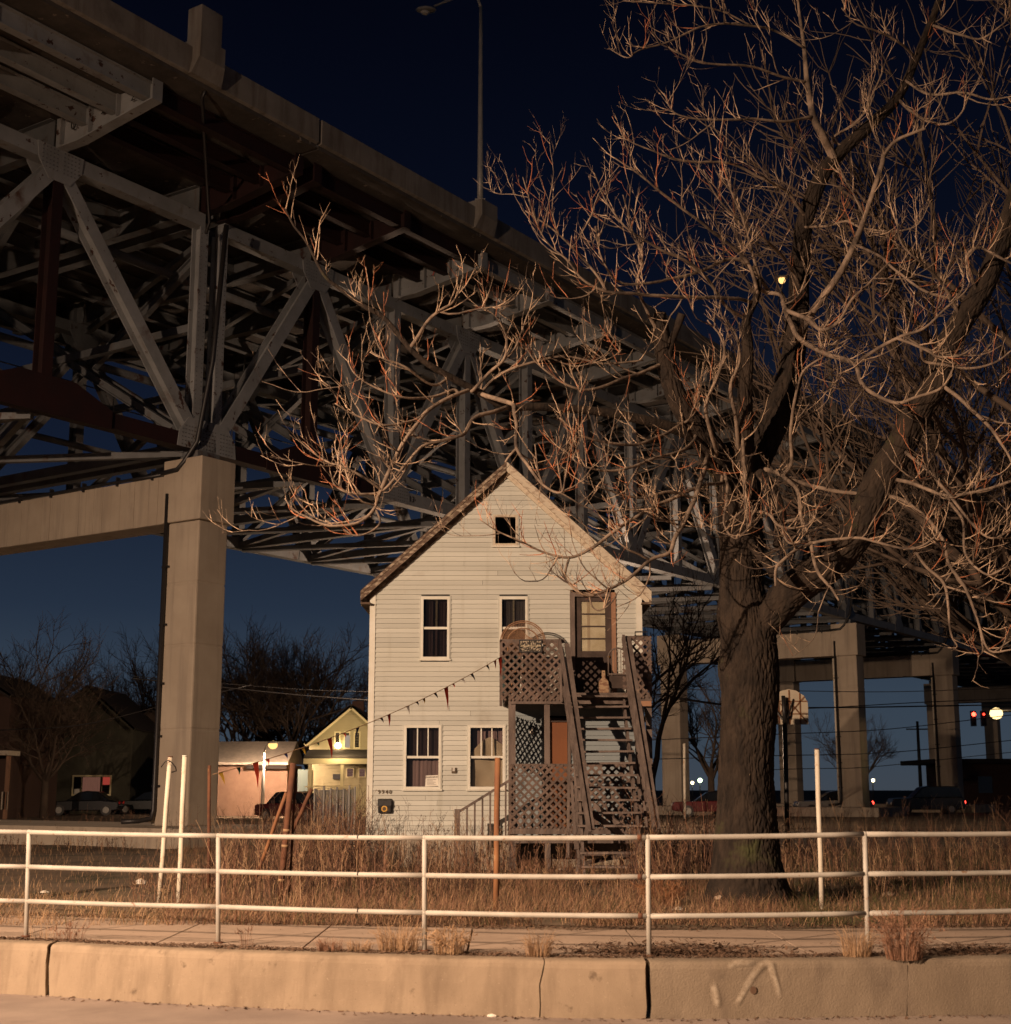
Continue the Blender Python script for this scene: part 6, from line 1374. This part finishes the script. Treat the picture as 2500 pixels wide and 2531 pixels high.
# brush mass with twigs by the fence and far right
# tufts growing at the kerb
def tuft(px, py, h, n, spread, m, label, plume=False):
    p = gp(px, py); b = MB(); r = empty('grass_tuft', p, label, 'grass tuft', 'grass tufts along the kerb')
    for _ in range(n):
        a = vr.uniform(0, 2 * pi); rr = vr.random() ** .5 * spread; x, y = p.x + cos(a) * rr, p.y + sin(a) * rr * .5; hh = h * vr.uniform(.35, 1); lean = vr.uniform(.05, 1.3); dx, dy = cos(a), sin(a)
        pts = [V((x, y, p.z - .01)), V((x + dx * lean * hh * .15, y + dy * lean * hh * .15, p.z + hh * .55)), V((x + dx * lean * hh * .5, y + dy * lean * hh * .5, p.z + hh * (1 - lean * .3)))]
        b.tube(pts, [.0022, .0018, .0008], 3, caps=False)
        if plume and vr.random() < .5:
            for __ in range(5): t = pts[1].lerp(pts[2], vr.uniform(.3, 1)); b.tube([t, t + V((vr.gauss(0, .02), vr.gauss(0, .02), vr.uniform(.01, .05)))], [.004, .001], 3, caps=False)
    tag(b.build('blades', G[m], r), kind='stuff')
tuft(985, 2352, .34, 260, .19, 'straw', 'large straw-coloured grass tuft left of the middle railing post'); tuft(1110, 2360, .30, 170, .14, 'straw', 'straw-coloured grass tuft just right of the middle railing post', True)
tuft(1332, 2366, .30, 170, .12, 'straw', 'straw grass tuft at the thin kerb crack'); tuft(2120, 2366, .36, 150, .13, 'straw', 'straw grass tuft against the right railing post'); tuft(2238, 2370, .55, 230, .17, 'weed', 'tall bushy brown weed tuft over the right kerb crack', True)
tuft(815, 2352, .16, 150, .12, 'weed', 'low brown tuft flopped on the kerb edge'); tuft(890, 2352, .15, 110, .12, 'straw', 'short straw tuft beside the low brown one'); tuft(610, 2335, .26, 14, .08, 'weed', 'thin brown weed stalk behind the kerb, right of the second post', True)
tuft(170, 2325, .22, 40, .16, 'weed', 'sparse dry weed near the first railing post', True); tuft(105, 2322, .25, 22, .14, 'weed2', 'pale broken stalks beside the first railing post'); tuft(1640, 2240, .42, 220, .25, 'rustlight', 'orange dry bush low beside the tree foot', True); tuft(1850, 2245, .12, 60, .3, 'weed', 'dead leaves stuck round the foot of the tree')
# leaf litter along the kerb top and on the pavement
lb_ = MB()
def flake(x, y, z, s):
    a = vr.uniform(0, 2 * pi); u = V((cos(a), sin(a), vr.gauss(0, .3))) * s; w = V((-sin(a), cos(a), vr.gauss(0, .3))) * s * vr.uniform(.15, .5)
    p = V((x, y, z)); lb_.add([p - u - w, p + u - w * .6, p + u * .8 + w, p - u * .9 + w], [(0, 1, 2, 3)])
for _ in range(15000):
    px = vr.uniform(-150, 2650); x = at(px, 2340, 14.6).x; dn = noise.noise(V((x * .9, 0, 4))) * .5 + .5; t = vr.random()
    band = (.10 + .38 * dn) * vr.random() ** .8
    if vr.random() > .25 + .8 * dn: continue
    y = kY(x) + .16 + band; flake(x, y, .005 + vr.random() ** 3 * .035 * dn, vr.uniform(.006, .024))
for _ in range(2600):                     # drift behind the third post
    px = vr.gauss(1640, 130); x = at(px, 2330, 15).x; y = kY(x) + .5 + abs(vr.gauss(0, .42)); flake(x, y, .006 + vr.random() ** 3 * .04, vr.uniform(.008, .035))
for _ in range(1200): px = vr.gauss(2380, 110); x = at(px, 2330, 15).x; y = kY(x) + .45 + abs(vr.gauss(0, .3)); flake(x, y, .006 + vr.random() ** 3 * .03, vr.uniform(.008, .03))
for _ in range(3200): px = vr.uniform(-100, 2650); x = at(px, 2280, 17).x; y = kY(x) + vr.gauss(3.0, .10); flake(x, y, .012 + vr.random() * .015, vr.uniform(.008, .03))
for _ in range(500): px = vr.uniform(-100, 2650); x = at(px, 2300, 16).x; y = kY(x) + vr.uniform(.5, 3); flake(x, y, .008, vr.uniform(.004, .014))
for _ in range(420): px = vr.uniform(-100, 2650); x = at(px, 2480, 13.5).x; y = kY(x) - .06 - abs(vr.gauss(0, .10)); flake(x, y, ROADZ + .006, vr.uniform(.005, .03))
tag(lb_.build('leaf_litter', G['litter']), 'dark leaf litter and twigs lying along the kerb and pavement', 'leaf litter', kind='stuff')
# stones and scraps of litter
def scrap(px, py, s, m, label, name='paper_scrap', cat='litter', z=0.0, flat=.35):
    p = gp(px, py, z); n = 9; vs = []
    for k in range(n): a = 2 * pi * k / n; rr = s * vr.uniform(.6, 1.1); vs.append((p.x + cos(a) * rr, p.y + sin(a) * rr * .7, p.z + .004 + s * flat * vr.uniform(.1, .5)))
    top = (p.x + vr.uniform(-.2, .2) * s, p.y, p.z + s * flat + .006); b = MB(); base = [(v[0], v[1], p.z - .004) for v in vs]
    b.add(vs + base + [top], [(k, (k + 1) % n, 2 * n) for k in range(n)] + [(k, n + k, n + (k + 1) % n, (k + 1) % n) for k in range(n)])
    tag(b.build(name, G[m]), label, cat)
G['scrapw'] = mat('white_scrap', (.62, .58, .5), .9); G['stone'] = mat('pale_stone', (.42, .34, .26), .95, (.28, .22, .17), 8)
scrap(1215, 2513, .055, 'scrapw', 'crumpled white paper scrap on the road at the kerb foot', z=ROADZ); scrap(350, 2184, .12, 'scrapw', 'white paper scrap lying in the dry grass before the pier plinth', flat=.7); scrap(108, 2206, .08, 'scrapw', 'small pale scrap in the grass near the first post')
scrap(1675, 2251, .08, 'scrapw', 'white lump beside the orange bush near the tree', 'stone', 'stone', flat=.6); scrap(1788, 2222, .11, 'stone', 'flat tan stone at the foot of the tree', 'stone', 'stone', z=.1, flat=.5); scrap(1850, 2228, .06, 'stone', 'upright small tan stone at the foot of the tree', 'stone', 'stone', z=.08, flat=1.4)
scrap(1918, 2241, .05, 'scrapw', 'little white stone at the right root of the tree', 'stone', 'stone', flat=.8); scrap(1545, 2256, .07, 'scrapw', 'flattened white cup at the pavement edge, left of the third post'); scrap(2200, 2212, .12, 'stone', 'pale branch end lying in the grass behind the right post', 'wood_chunk', 'wood', flat=.4); scrap(1420, 2250, .06, 'scrapw', 'pale scrap at the pavement edge before the stairs')
scrap(1300, 2140, .16, 'scrapw', 'pale crumpled bag among weeds below the porch'); scrap(1390, 2150, .1, 'scrapw', 'small white bag among weeds at the stair foot')
settle()
